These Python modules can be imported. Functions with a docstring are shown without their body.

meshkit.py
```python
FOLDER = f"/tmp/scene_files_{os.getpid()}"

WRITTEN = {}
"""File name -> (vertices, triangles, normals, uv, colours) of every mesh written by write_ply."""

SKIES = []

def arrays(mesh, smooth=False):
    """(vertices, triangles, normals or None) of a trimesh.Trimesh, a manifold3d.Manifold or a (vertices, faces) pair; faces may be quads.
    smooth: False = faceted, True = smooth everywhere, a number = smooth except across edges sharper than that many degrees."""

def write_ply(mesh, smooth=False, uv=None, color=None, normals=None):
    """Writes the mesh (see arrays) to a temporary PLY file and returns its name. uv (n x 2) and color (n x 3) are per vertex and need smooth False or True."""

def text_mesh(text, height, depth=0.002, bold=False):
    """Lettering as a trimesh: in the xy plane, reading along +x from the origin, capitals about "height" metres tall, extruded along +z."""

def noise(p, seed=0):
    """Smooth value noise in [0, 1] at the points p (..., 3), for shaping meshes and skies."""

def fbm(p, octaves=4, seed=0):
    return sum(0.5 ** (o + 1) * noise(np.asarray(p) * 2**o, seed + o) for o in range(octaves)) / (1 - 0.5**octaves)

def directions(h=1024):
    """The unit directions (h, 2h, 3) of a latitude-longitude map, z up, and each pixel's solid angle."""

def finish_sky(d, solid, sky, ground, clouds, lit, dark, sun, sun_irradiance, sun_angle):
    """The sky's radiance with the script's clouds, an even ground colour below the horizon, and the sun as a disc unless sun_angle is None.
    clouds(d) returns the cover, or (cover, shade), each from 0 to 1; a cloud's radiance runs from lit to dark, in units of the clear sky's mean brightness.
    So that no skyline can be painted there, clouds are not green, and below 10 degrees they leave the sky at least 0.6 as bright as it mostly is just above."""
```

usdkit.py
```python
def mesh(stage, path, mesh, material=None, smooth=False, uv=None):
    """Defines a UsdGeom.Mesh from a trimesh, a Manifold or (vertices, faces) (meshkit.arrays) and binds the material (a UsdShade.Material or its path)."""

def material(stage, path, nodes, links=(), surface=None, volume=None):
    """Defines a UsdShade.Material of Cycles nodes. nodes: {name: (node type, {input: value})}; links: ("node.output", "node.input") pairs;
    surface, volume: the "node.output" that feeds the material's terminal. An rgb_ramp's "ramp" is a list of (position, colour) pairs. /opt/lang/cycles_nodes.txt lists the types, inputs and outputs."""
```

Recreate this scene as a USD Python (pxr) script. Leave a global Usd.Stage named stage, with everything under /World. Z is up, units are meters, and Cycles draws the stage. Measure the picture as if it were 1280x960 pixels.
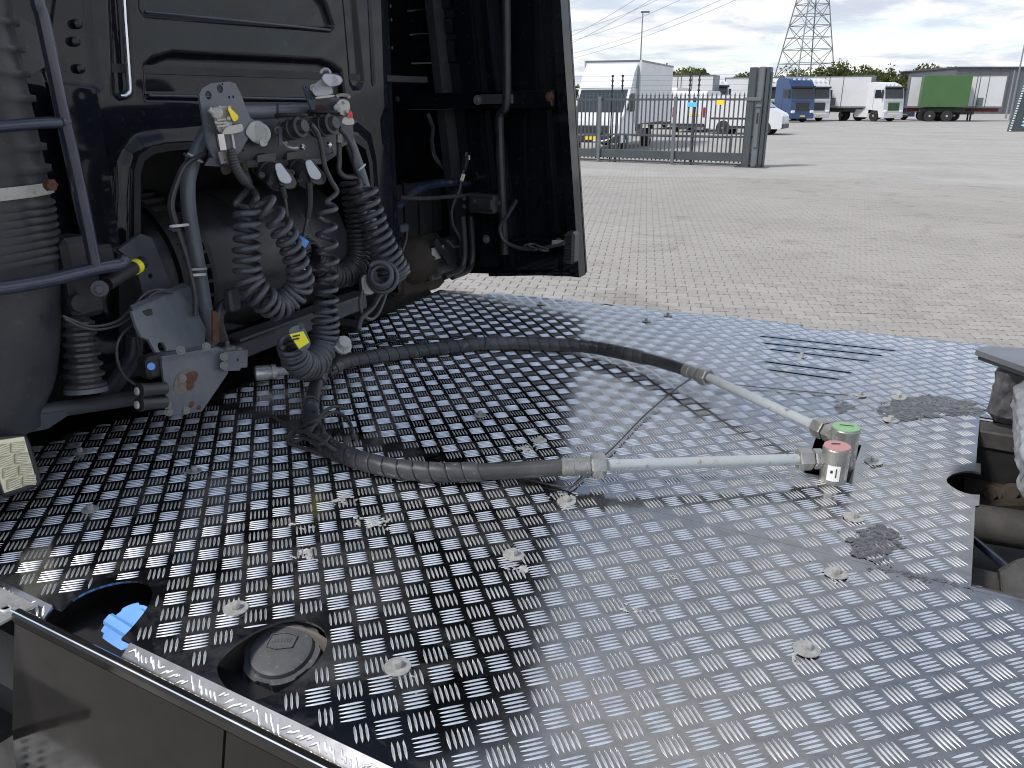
import math, random
import numpy as np
import trimesh
import shapely
import shapely.geometry as sg
from shapely import affinity
from shapely.ops import unary_union
import usdkit, meshkit
from pxr import Usd, UsdGeom, UsdLux, UsdShade, Sdf, Gf, Vt

stage = Usd.Stage.CreateInMemory()
UsdGeom.SetStageUpAxis(stage, UsdGeom.Tokens.z)
UsdGeom.SetStageMetersPerUnit(stage, 1.0)
UsdGeom.Xform.Define(stage, '/World')
UsdGeom.Scope.Define(stage, '/World/Looks')

# ------------------------------------------------------------------ camera
# x runs to the rear of the truck, y across it to the far side, z up; metres
CAM = np.array([0.0, 0.0, 1.787])
YAW, PITCH, FPX = math.radians(29.2), math.atan(0.354), 1000.0
CF = np.array([-math.sin(YAW) * math.cos(PITCH), math.cos(YAW) * math.cos(PITCH), -math.sin(PITCH)])
CR = np.array([math.cos(YAW), math.sin(YAW), 0.0])
CU = np.cross(CR, CF)
camera = UsdGeom.Camera.Define(stage, '/World/camera')
camera.AddTransformOp().Set(Gf.Matrix4d(*[float(x) for x in (*CR, 0, *CU, 0, *(-CF), 0, *CAM, 1)]))
camera.CreateHorizontalApertureAttr(36.0)
camera.CreateVerticalApertureAttr(27.0)
camera.CreateFocalLengthAttr(36.0 * FPX / 1280.0)
camera.CreateClippingRangeAttr(Gf.Vec2f(0.02, 2000))
EXPOSURE = 0.84
SKY = 0.108
camera.CreateExposureAttr(EXPOSURE)

# ------------------------------------------------------------------ sky and sun
SUN_EL, SUN_AZ = math.radians(52), math.radians(214)      # azimuth = atan2(x, y) of the direction towards the sun
sdir = np.array([math.sin(SUN_AZ) * math.cos(SUN_EL), math.cos(SUN_AZ) * math.cos(SUN_EL), math.sin(SUN_EL)])
skymat = usdkit.material(stage, '/World/Looks/sky', {
    'tc': ('texture_coordinate', {}), 'sep': ('separate_xyz', {}),
    'zc': ('math', {'math_type': 'maximum', 'value2': 0.0}), 'zd': ('math', {'math_type': 'add', 'value2': 0.14}),
    'dx': ('math', {'math_type': 'divide'}), 'dy': ('math', {'math_type': 'divide'}), 'cv': ('combine_xyz', {'z': 9.1}),
    'n': ('noise_texture', {'scale': 0.85, 'detail': 9.0, 'roughness': 0.58, 'distortion': 0.25}),
    'low': ('map_range', {'from_min': 0.10, 'from_max': 0.62, 'to_min': 0.13, 'to_max': -0.035, 'clamp': True}),
    'sum': ('math', {'math_type': 'add'}),
    'r': ('rgb_ramp', {'ramp': [(0.0, (0, 0, 0)), (0.44, (0.0, 0.0, 0.0)), (0.56, (0.75, 0.75, 0.75)), (0.66, (1, 1, 1)), (1.0, (1, 1, 1))]}),
    'n2': ('noise_texture', {'scale': 2.1, 'detail': 7.0, 'roughness': 0.6, 'distortion': 0.3}),
    'r2': ('rgb_ramp', {'ramp': [(0.0, (2.6, 2.9, 3.4)), (0.42, (3.6, 3.9, 4.5)), (0.56, (5.6, 5.6, 5.5)), (1.0, (7.2, 6.9, 6.4))]}),
    'sky': ('sky_texture', {'sky_type': 'single_scattering', 'sun_disc': False, 'sun_elevation': SUN_EL, 'sun_rotation': SUN_AZ,
                            'air_density': 1.0, 'aerosol_density': 1.0, 'ozone_density': 2.0}),
    'hs': ('hsv', {'saturation': 0.80, 'value': 1.05}),
    'mix': ('mix', {'mix_type': 'mix'}),
    'bg': ('background_shader', {'strength': SKY}),
}, [('tc.generated', 'sep.vector'), ('sep.z', 'zc.value1'), ('zc.value', 'zd.value1'), ('sep.x', 'dx.value1'), ('zd.value', 'dx.value2'), ('sep.y', 'dy.value1'), ('zd.value', 'dy.value2'),
    ('dx.value', 'cv.x'), ('dy.value', 'cv.y'), ('cv.vector', 'n.vector'), ('cv.vector', 'n2.vector'), ('sep.z', 'low.value'), ('n.fac', 'sum.value1'), ('low.result', 'sum.value2'),
    ('sum.value', 'r.fac'), ('n2.fac', 'r2.fac'),
    ('r.color', 'mix.fac'), ('sky.color', 'hs.color'), ('hs.color', 'mix.color1'), ('r2.color', 'mix.color2'), ('mix.color', 'bg.color')], surface='bg.background')
dome = UsdLux.DomeLight.Define(stage, '/World/sky')
UsdShade.MaterialBindingAPI.Apply(dome.GetPrim()).Bind(skymat)
dome.GetPrim().SetCustomDataByKey('kind', 'structure')
sun = UsdLux.DistantLight.Define(stage, '/World/sun')
sun.CreateNormalizeAttr(True)
sun.CreateIntensityAttr(0.5)
sun.CreateAngleAttr(9.0)
sun.CreateColorAttr(Gf.Vec3f(1.0, 0.965, 0.92))
zax = sdir; xax = np.cross([0, 0, 1.0], zax); xax /= np.linalg.norm(xax); yax = np.cross(zax, xax)
sun.AddTransformOp().Set(Gf.Matrix4d(*[float(v) for v in (*xax, 0, *yax, 0, *zax, 0, 0, 0, 30, 1)]))

# ------------------------------------------------------------------ helpers
def V(*a): return np.array(a, float)
def ray(px, py): return CF + CR * (px - 640) / FPX + CU * (480 - py) / FPX
def onx(px, py, x): d = ray(px, py); return CAM + d * (x - CAM[0]) / d[0]
def ony(px, py, y): d = ray(px, py); return CAM + d * (y - CAM[1]) / d[1]
def onz(px, py, z): d = ray(px, py); return CAM + d * (z - CAM[2]) / d[2]
def at(px, py, depth): return CAM + ray(px, py) * depth
def pix(P):
    d = np.asarray(P, float) - CAM; z = d @ CF
    return np.stack([640 + FPX * (d @ CR) / z, 480 - FPX * (d @ CU) / z, z], -1)
def unit(a): a = np.asarray(a, float); return a / np.linalg.norm(a)
def frame(axis, up=(0, 0, 1)):
    w = unit(axis); u = np.cross(up, w)
    if np.linalg.norm(u) < 1e-6: u = np.cross((0, 1, 0), w)
    u = unit(u); return u, np.cross(w, u), w
def spline(pts, n=8):
    """Catmull-Rom through the points."""
    p = np.asarray(pts, float); p = np.vstack([2 * p[0] - p[1], p, 2 * p[-1] - p[-2]]); out = []
    for i in range(1, len(p) - 2):
        t = np.linspace(0, 1, n, endpoint=False)[:, None]
        a, b, c, d = p[i - 1:i + 3]
        out.append(0.5 * ((2 * b) + (c - a) * t + (2 * a - 5 * b + 4 * c - d) * t ** 2 + (3 * b - a - 3 * c + d) * t ** 3))
    return np.vstack(out + [p[-2:-1]])
def transport(p):
    """Parallel-transported frames along a path."""
    t = np.gradient(p, axis=0); t /= np.linalg.norm(t, axis=1, keepdims=True) + 1e-12
    a = np.cross(t[0], (0, 0, 1)); a = a if np.linalg.norm(a) > 1e-3 else np.cross(t[0], (0, 1, 0)); a = unit(a); A = [a]
    for k in range(1, len(p)):
        a = a - t[k] * (a @ t[k]); a = unit(a); A.append(a)
    A = np.array(A); return t, A, np.cross(t, A)
BOXF = np.array([[0, 2, 1], [0, 3, 2], [4, 5, 6], [4, 6, 7], [0, 1, 5], [0, 5, 4], [1, 2, 6], [1, 6, 5], [2, 3, 7], [2, 7, 6], [3, 0, 4], [3, 4, 7]])

class MB:
    """Collects shapes that become one mesh."""
    def __init__(s): s.v, s.f, s.n = [], [], 0
    def add(s, v, f):
        v = np.asarray(v, float); f = np.asarray(f, int)
        if f.shape[1] == 4: f = np.vstack([f[:, [0, 1, 2]], f[:, [0, 2, 3]]])
        s.v.append(v); s.f.append(f + s.n); s.n += len(v); return s
    def tm(s, m): return s.add(m.vertices, m.faces)
    def mesh(s): return trimesh.Trimesh(np.vstack(s.v), np.vstack(s.f), process=False)
    def box(s, c, size, ax=None, b=0.0):
        """A box, its edges chamfered by b; ax: rows are its axes."""
        h = np.asarray(size, float) / 2; ax = np.eye(3) if ax is None else np.asarray(ax, float)
        if b > 0:
            b = min(b, 0.45 * h.min() * 2)
            pts = []
            for sx in (-1, 1):
                for sy in (-1, 1):
                    for sz in (-1, 1):
                        g = np.array([sx, sy, sz])
                        for k in range(3):
                            q = h - b; q[k] = h[k]; pts.append(q * g)
            m = trimesh.convex.convex_hull(np.array(pts)); return s.add(np.asarray(c) + m.vertices @ ax, m.faces)
        v = np.array([[x, y, z] for z in (-1, 1) for x, y in ((-1, -1), (1, -1), (1, 1), (-1, 1))]) * h
        f = BOXF if np.linalg.det(ax) > 0 else BOXF[:, ::-1]
        return s.add(np.asarray(c) + v @ ax, f)
    def bar(s, p, q, w, h, up=(0, 0, 1), b=0.0):
        """A square bar from p to q, w wide and h deep (h along up)."""
        p, q = np.asarray(p, float), np.asarray(q, float); x = unit(q - p); y = np.cross(up, x)
        y = unit(y if np.linalg.norm(y) > 1e-6 else np.cross((0, 1, 0), x)); z = np.cross(x, y)
        return s.box((p + q) / 2, (np.linalg.norm(q - p), w, h), [x, y, z], b)
    def tube(s, p, r, sides=12, cap=True):
        p = np.asarray(p, float); r = np.broadcast_to(np.asarray(r, float), (len(p),))
        t, A, B = transport(p); ang = np.arange(sides) * 2 * np.pi / sides
        v = p[:, None] + r[:, None, None] * (np.cos(ang)[None, :, None] * A[:, None] + np.sin(ang)[None, :, None] * B[:, None])
        i, j = np.meshgrid(np.arange(len(p) - 1), np.arange(sides), indexing='ij')
        q = np.stack([i * sides + j, i * sides + (j + 1) % sides, (i + 1) * sides + (j + 1) % sides, (i + 1) * sides + j], -1).reshape(-1, 4)
        f = np.vstack([q[:, [0, 1, 2]], q[:, [0, 2, 3]]]); v = v.reshape(-1, 3)
        if cap:
            k = len(v); v = np.vstack([v, p[:1], p[-1:]]); o = (len(p) - 1) * sides; j = np.arange(sides)
            f = np.vstack([f, np.stack([np.full(sides, k), (j + 1) % sides, j], -1), np.stack([np.full(sides, k + 1), o + j, o + (j + 1) % sides], -1)])
        return s.add(v, f)
    def cyl(s, p, q, r, r2=None, sides=16): return s.tube([p, q], [r, r if r2 is None else r2], sides)
    def lathe(s, p, axis, prof, sides=24, up=(0, 0, 1)):
        """prof: (distance along the axis, radius) pairs."""
        u, v_, w = frame(axis, up); ang = np.arange(sides) * 2 * np.pi / sides
        ring = np.cos(ang)[:, None] * u + np.sin(ang)[:, None] * v_
        v = np.concatenate([np.asarray(p) + w * a + ring * max(r, 1e-5) for a, r in prof]); n = len(prof)
        i, j = np.meshgrid(np.arange(n - 1), np.arange(sides), indexing='ij')
        q = np.stack([i * sides + j, i * sides + (j + 1) % sides, (i + 1) * sides + (j + 1) % sides, (i + 1) * sides + j], -1).reshape(-1, 4)
        s.add(v, q)
        k = np.arange(1, sides - 1)
        for o, flip in ((0, True), ((n - 1) * sides, False)):
            t = np.stack([np.full(len(k), o), o + k, o + k + 1], -1); s.f.append((t[:, ::-1] if flip else t) + s.n - len(v))
        return s
    def nut(s, p, axis, r, h, up=(0, 0, 1)): return s.lathe(p, axis, [(0, r * .9), (h * .12, r), (h * .88, r), (h, r * .9)], 6, up)
    def prism(s, poly, o, X, Y, Z, t, b=0.0):
        """A shapely polygon in the plane (o; X, Y), extruded by t along Z."""
        for g in getattr(poly, 'geoms', [poly]):
            if g.is_empty or g.area < 1e-9: continue
            m = trimesh.creation.extrude_polygon(g, t, engine='earcut')
            f = m.faces if np.dot(np.cross(X, Y), Z) > 0 else m.faces[:, ::-1]
            s.add(np.asarray(o) + m.vertices[:, :1] * X + m.vertices[:, 1:2] * Y + m.vertices[:, 2:] * Z, f)
        return s
    def plate(s, pts, t, normal=None, holes=()):
        """A flat plate through (nearly coplanar) world points, t thick, behind its outline."""
        P = np.asarray(pts, float); o = P.mean(0)
        n = np.zeros(3)
        for a, b_ in zip(P, np.roll(P, -1, 0)): n += np.cross(a - o, b_ - o)
        n = unit(n)
        if n @ (CAM - o) < 0: n = -n
        X = unit(np.cross(n, (0.123, 0.456, 0.88))); Y = np.cross(n, X)
        to = lambda Q: np.c_[(np.asarray(Q) - o) @ X, (np.asarray(Q) - o) @ Y]
        poly = sg.Polygon(to(P)).buffer(0)
        for c, r in holes: poly = poly.difference(sg.Point(*to([c])[0]).buffer(r, 10))
        return s.prism(poly, o - n * t, X, Y, n, t)
    def ball(s, c, r, sub=2):
        m = trimesh.creation.icosphere(sub, 1.0); return s.add(np.asarray(c) + m.vertices * np.asarray(r), m.faces)
    def hull(s, pts):
        m = trimesh.convex.convex_hull(np.asarray(pts, float)); return s.add(m.vertices, m.faces)

USED, LOC = {}, {}
def numbered(path):
    k = USED.get(path, 0); USED[path] = k + 1
    return path if k == 0 else f'{path}_{k:03d}'
def mark(prim, label=None, cat=None, group=None, kind=None):
    for k, t in (('label', label), ('category', cat), ('group', group), ('kind', kind)):
        if t: prim.SetCustomDataByKey(k, t)
    return prim
def thing(name, label, cat, loc=(0, 0, 0), group=None, kind=None):
    path = numbered('/World/' + name); x = UsdGeom.Xform.Define(stage, path)
    x.AddTranslateOp().Set(Gf.Vec3d(*[float(v) for v in loc])); LOC[path] = np.asarray(loc, float)
    mark(x.GetPrim(), label, cat, group, kind); return path
def part(parent, name, mb, mat, label=None, smooth=35, kind=None):
    path = numbered(f'{parent}/{name}'); root = '/'.join(path.split('/')[:3])
    m = mb.mesh() if isinstance(mb, MB) else mb
    m = trimesh.Trimesh(np.asarray(m.vertices) - LOC.get(root, 0), m.faces, process=False)
    p = usdkit.mesh(stage, path, m, mat, smooth=smooth); mark(p.GetPrim(), label, kind=kind); return path
def solo(name, mb, mat, label=None, cat=None, group=None, kind=None, smooth=35):
    path = numbered('/World/' + name)
    p = usdkit.mesh(stage, path, mb.mesh() if isinstance(mb, MB) else mb, mat, smooth=smooth)
    mark(p.GetPrim(), label, cat, group, kind); return path

# ------------------------------------------------------------------ materials
def pbr(name, color, rough=0.5, metal=0.0, var=0.15, scale=9.0, bump=0.0, bscale=60.0, dust=0.0, dustcol=(0.22, 0.20, 0.17), coat=0.0, rvar=0.12, spec=0.5, speck=0.0, speckcol=(0.10, 0.075, 0.05), sscale=85.0):
    """Paint, plastic, rubber or metal: colour and gloss uneven, fine relief, and dust gathered in patches."""
    c = np.array(color, float)
    nodes = {
        'g': ('geometry', {}),
        'n': ('noise_texture', {'scale': scale, 'detail': 6.0, 'roughness': 0.6}),
        'r': ('rgb_ramp', {'ramp': [(0.25, tuple(c * (1 - var))), (0.75, tuple(np.minimum(c * (1 + var), 1)))]}),
        'rr': ('map_range', {'from_min': 0.3, 'from_max': 0.7, 'to_min': max(rough - rvar, 0.02), 'to_max': min(rough + rvar, 1.0), 'clamp': True}),
        'p': ('principled_bsdf', {'metallic': metal, 'coat_weight': coat, 'coat_roughness': 0.06, 'specular_ior_level': spec}),
    }
    links = [('g.position', 'n.vector'), ('n.fac', 'r.fac'), ('n.fac', 'rr.value'), ('rr.result', 'p.roughness')]
    if dust > 0:
        nodes['dn'] = ('noise_texture', {'scale': scale * 0.45, 'detail': 9.0, 'roughness': 0.72})
        nodes['dr'] = ('rgb_ramp', {'ramp': [(0.45, (0, 0, 0)), (0.75, (dust, dust, dust))]})
        nodes['dm'] = ('mix', {'mix_type': 'mix', 'color2': dustcol})
        links += [('g.position', 'dn.vector'), ('dn.fac', 'dr.fac'), ('dr.color', 'dm.fac'), ('r.color', 'dm.color1'), ('dm.color', 'p.base_color')]
    else:
        links.append(('r.color', 'p.base_color'))
    if speck > 0:                                  # chips and specks of dirt
        src = [l for l in links if l[1] == 'p.base_color'][0]; links.remove(src)
        nodes['sn'] = ('noise_texture', {'scale': sscale, 'detail': 5.0, 'roughness': 0.65})
        nodes['sr'] = ('rgb_ramp', {'ramp': [(0.60, (0, 0, 0)), (0.68, (speck, speck, speck))]})
        nodes['sm'] = ('mix', {'mix_type': 'mix', 'color2': speckcol})
        links += [('g.position', 'sn.vector'), ('sn.fac', 'sr.fac'), ('sr.color', 'sm.fac'), (src[0], 'sm.color1'), ('sm.color', 'p.base_color')]
    if bump > 0:
        nodes['bn'] = ('noise_texture', {'scale': bscale, 'detail': 4.0})
        nodes['b'] = ('bump', {'strength': bump, 'distance': 0.002})
        links += [('g.position', 'bn.vector'), ('bn.fac', 'b.height'), ('b.normal', 'p.normal')]
    return usdkit.material(stage, '/World/Looks/' + name, nodes, links, surface='p.BSDF')

M = {}
M['cab_paint'] = pbr('cab_paint', (0.0042, 0.0050, 0.0068), 0.07, var=0.3, scale=5, dust=0.05, dustcol=(0.03, 0.03, 0.03), spec=0.36, rvar=0.03, bump=0.05, bscale=9, speck=0.25, sscale=45.0, speckcol=(0.05,0.05,0.05))
M['navy_paint'] = pbr('navy_paint', (0.010, 0.014, 0.028), 0.2, var=0.3, dust=0.12, coat=0.5)
M['black_plastic'] = pbr('black_plastic', (0.020, 0.021, 0.023), 0.36, var=0.25, dust=0.25, dustcol=(0.10, 0.095, 0.09), bump=0.15, bscale=250)
M['duct_plastic'] = pbr('duct_plastic', (0.014, 0.0152, 0.018), 0.40, var=0.2, dust=0.3, dustcol=(0.10, 0.10, 0.10), bump=0.1, bscale=300, speck=0.4, sscale=50.0, speckcol=(0.06,0.06,0.06))
M['black_part'] = pbr('black_part', (0.010, 0.010, 0.012), 0.55, var=0.3, dust=0.35, dustcol=(0.05, 0.045, 0.04), bump=0.2, bscale=90)
M['rubber'] = pbr('rubber', (0.030, 0.030, 0.032), 0.30, var=0.25, dust=0.4, dustcol=(0.12, 0.115, 0.11), bump=0.15, bscale=160)
M['coil'] = pbr('coil', (0.052, 0.055, 0.061), 0.26, var=0.2, dust=0.3, dustcol=(0.14, 0.14, 0.14), bump=0.08, bscale=200)
M['sleeve'] = pbr('sleeve', (0.036, 0.037, 0.040), 0.40, var=0.25, dust=0.45, dustcol=(0.20, 0.20, 0.20), bump=0.12, bscale=140, speck=0.5, sscale=60.0, speckcol=(0.2,0.2,0.2))
M['grey_steel'] = pbr('grey_steel', (0.092, 0.100, 0.116), 0.33, var=0.15, dust=0.35, dustcol=(0.24, 0.23, 0.22), bump=0.08, bscale=120, speck=0.5, sscale=70.0)
M['dark_steel'] = pbr('dark_steel', (0.040, 0.044, 0.052), 0.42, var=0.2, dust=0.3, dustcol=(0.13, 0.12, 0.11), bump=0.1, bscale=120)
M['zinc'] = pbr('zinc', (0.42, 0.42, 0.41), 0.42, 0.55, var=0.15, scale=30, dust=0.4, dustcol=(0.35, 0.33, 0.29), bump=0.15, bscale=200)
M['cast_alu'] = pbr('cast_alu', (0.42, 0.41, 0.38), 0.5, 0.35, var=0.15, scale=40, dust=0.5, dustcol=(0.34, 0.31, 0.26), bump=0.3, bscale=220, speck=0.6, sscale=140.0)
M['grey_cap'] = pbr('grey_cap', (0.40, 0.40, 0.37), 0.6, 0.1, var=0.12, scale=40, dust=0.3, bump=0.2, bscale=220, speck=0.5, sscale=120.0)
M['yellow'] = pbr('yellow', (0.85, 0.62, 0.02), 0.4, var=0.08)
M['red'] = pbr('red', (0.62, 0.03, 0.03), 0.4, var=0.08)
M['pipe_paint'] = pbr('pipe_paint', (0.32, 0.35, 0.36), 0.30, 0.0, var=0.06, scale=14, dust=0.55, dustcol=(0.30, 0.27, 0.23), bump=0.05, bscale=120, speck=0.75, sscale=60.0)
M['fitting'] = pbr('fitting', (0.29, 0.29, 0.275), 0.36, 0.6, var=0.2, scale=30, dust=0.5, dustcol=(0.28, 0.25, 0.20), bump=0.2, bscale=180, speck=0.7, sscale=120.0)
M['cord'] = pbr('cord', (0.040, 0.038, 0.037), 0.75, var=0.3)
M['white_tie'] = pbr('white_tie', (0.55, 0.56, 0.55), 0.5, var=0.1)
M['lid_grey'] = pbr('lid_grey', (0.42, 0.42, 0.45), 0.55, var=0.08, scale=25, dust=0.2, bump=0.08, speck=0.4, sscale=120.0)
M['rust'] = pbr('rust', (0.095, 0.040, 0.022), 0.85, var=0.5, scale=60, bump=0.5, bscale=180)
M['frame_dirt'] = pbr('frame_dirt', (0.036, 0.0345, 0.032), 0.7, var=0.3, scale=12, dust=0.5, dustcol=(0.14, 0.13, 0.115), bump=0.4, bscale=60)
M['brown_dirt'] = pbr('brown_dirt', (0.030, 0.022, 0.015), 0.8, var=0.5, scale=14, dust=0.5, dustcol=(0.10, 0.075, 0.05), bump=0.4, bscale=50)
M['grease'] = usdkit.material(stage, '/World/Looks/grease', {
    'g': ('geometry', {}), 'n': ('noise_texture', {'scale': 42.0, 'detail': 8.0, 'roughness': 0.7, 'distortion': 2.2}),
    'a': ('rgb_ramp', {'ramp': [(0.36, (0, 0, 0)), (0.54, (1, 1, 1))]}), 'c': ('rgb_ramp', {'ramp': [(0.35, (0.05, 0.05, 0.053)), (0.55, (0.11, 0.11, 0.115)), (0.72, (0.22, 0.22, 0.225))]}),
    'b': ('bump', {'strength': 0.9, 'distance': 0.004}), 'p': ('principled_bsdf', {'roughness': 0.36, 'metallic': 0.2}),
}, [('g.position', 'n.vector'), ('n.fac', 'a.fac'), ('n.fac', 'c.fac'), ('a.color', 'p.alpha'), ('c.color', 'p.base_color'), ('n.fac', 'b.height'), ('b.normal', 'p.normal')], surface='p.BSDF')
M['grease_lump'] = pbr('grease_lump', (0.07, 0.07, 0.074), 0.4, 0.1, var=0.6, scale=45, bump=0.9, bscale=85)
M['fifth'] = pbr('fifth', (0.34, 0.345, 0.355), 0.42, 0.5, var=0.5, scale=22, dust=0.6, dustcol=(0.12, 0.12, 0.12), bump=0.9, bscale=70)
M['blue_cap'] = pbr('blue_cap', (0.13, 0.33, 0.72), 0.45, var=0.08, scale=30, bump=0.05, speck=0.3, sscale=120.0)
M['cap_rubber'] = pbr('cap_rubber', (0.045, 0.047, 0.052), 0.6, var=0.15, scale=30, dust=0.35, dustcol=(0.16, 0.16, 0.15), bump=0.15, bscale=250, speck=0.5, sscale=90.0, speckcol=(0.2,0.19,0.17))
M['tank'] = pbr('tank', (0.10, 0.09, 0.08), 0.45, var=0.3, scale=12, dust=0.4, dustcol=(0.30, 0.25, 0.19), bump=0.1)
M['side_panel'] = pbr('side_panel', (0.012, 0.011, 0.010), 0.10, var=0.3, dust=0.05, dustcol=(0.07, 0.06, 0.05), coat=0.0, spec=0.3, bump=0.06, bscale=7)
M['step_alu'] = pbr('step_alu', (0.70, 0.70, 0.68), 0.32, 0.75, var=0.1, scale=20, bump=0.05)
M['tyre'] = pbr('tyre', (0.014, 0.014, 0.014), 0.75, var=0.3, dust=0.3, dustcol=(0.06, 0.055, 0.05))
M['green_cap'] = pbr('green_cap', (0.20, 0.36, 0.19), 0.5, var=0.08, scale=40, speck=0.6, sscale=110.0, dust=0.35, dustcol=(0.25,0.3,0.2))
M['pink_cap'] = pbr('pink_cap', (0.42, 0.21, 0.20), 0.5, var=0.08, scale=40, speck=0.6, sscale=110.0, dust=0.35, dustcol=(0.3,0.2,0.18))
M['sticker'] = pbr('sticker', (0.75, 0.75, 0.72), 0.5, var=0.05)
M['ink'] = pbr('ink', (0.02, 0.02, 0.02), 0.6)
M['lamp_shell'] = pbr('lamp_shell', (0.82, 0.76, 0.55), 0.30, 0.0, var=0.08, scale=25, speck=0.3, sscale=90.0)
M['lamp_inner'] = pbr('lamp_inner', (0.45, 0.43, 0.32), 0.22, 0.6, var=0.2, scale=60)
M['label_yellow'] = pbr('label_yellow', (0.80, 0.72, 0.03), 0.5, var=0.05)
M['stain'] = pbr('stain', (0.15, 0.125, 0.095), 0.75, var=0.35, scale=70, bump=0.2)
M['knurl'] = pbr('knurl', (0.66, 0.66, 0.64), 0.3, 0.7, var=0.15, scale=50, dust=0.3, bump=0.3, bscale=260)
M['deck_bolt'] = pbr('deck_bolt', (0.36, 0.36, 0.345), 0.45, 0.25, var=0.25, scale=70, dust=0.6, dustcol=(0.16, 0.15, 0.135), bump=0.1, speck=0.6, sscale=150.0)
M['bolt_grey'] = pbr('bolt_grey', (0.17, 0.17, 0.165), 0.4, 0.4, var=0.2, scale=60, dust=0.4, dustcol=(0.15, 0.13, 0.11))
M['chrome'] = pbr('chrome', (0.75, 0.76, 0.78), 0.15, 1.0, var=0.05)

def deck_material(name, color, lo, hi, dusty):
    """Worn aluminium sheet: gloss broken by scuffs, dried water and dust."""
    return usdkit.material(stage, '/World/Looks/' + name, {
        'g': ('geometry', {}),
        'n': ('noise_texture', {'scale': 3.1, 'detail': 8.0, 'roughness': 0.65}),
        'n2': ('noise_texture', {'scale': 38.0, 'detail': 5.0, 'roughness': 0.7}),
        'n3': ('noise_texture', {'scale': 5.5, 'detail': 10.0, 'roughness': 0.72, 'distortion': 0.6}),
        'rr': ('map_range', {'from_min': 0.3, 'from_max': 0.7, 'to_min': lo, 'to_max': hi, 'clamp': True}),
        'c': ('rgb_ramp', {'ramp': [(0.3, tuple(np.array(color) * 0.78)), (0.7, tuple(np.array(color) * 1.15))]}),
        'dr': ('rgb_ramp', {'ramp': [(0.50, (0, 0, 0)), (0.66, (dusty * 0.4,) * 3), (0.82, (dusty,) * 3)]}),
        'm': ('principled_bsdf', {'metallic': 1.0}),
        'd': ('principled_bsdf', {'base_color': (0.26, 0.255, 0.245), 'roughness': 0.75}),
        'mx': ('mix_closure', {}),
        'bn': ('noise_texture', {'scale': 7.0, 'detail': 3.0}),
        'b': ('bump', {'strength': 0.10, 'distance': 0.01}),
    }, [('g.position', 'n.vector'), ('g.position', 'n2.vector'), ('g.position', 'n3.vector'), ('g.position', 'bn.vector'), ('n.fac', 'rr.value'), ('rr.result', 'm.roughness'),
        ('n2.fac', 'c.fac'), ('c.color', 'm.base_color'), ('n3.fac', 'dr.fac'), ('dr.color', 'mx.fac'), ('m.BSDF', 'mx.closure1'), ('d.BSDF', 'mx.closure2'),
        ('bn.fac', 'b.height'), ('b.normal', 'm.normal')], surface='mx.closure')
M['deck'] = deck_material('deck', (0.29, 0.29, 0.30), 0.09, 0.20, 0.26)
M['tread'] = deck_material('tread', (0.93, 0.93, 0.92), 0.34, 0.48, 0.06)

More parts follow.
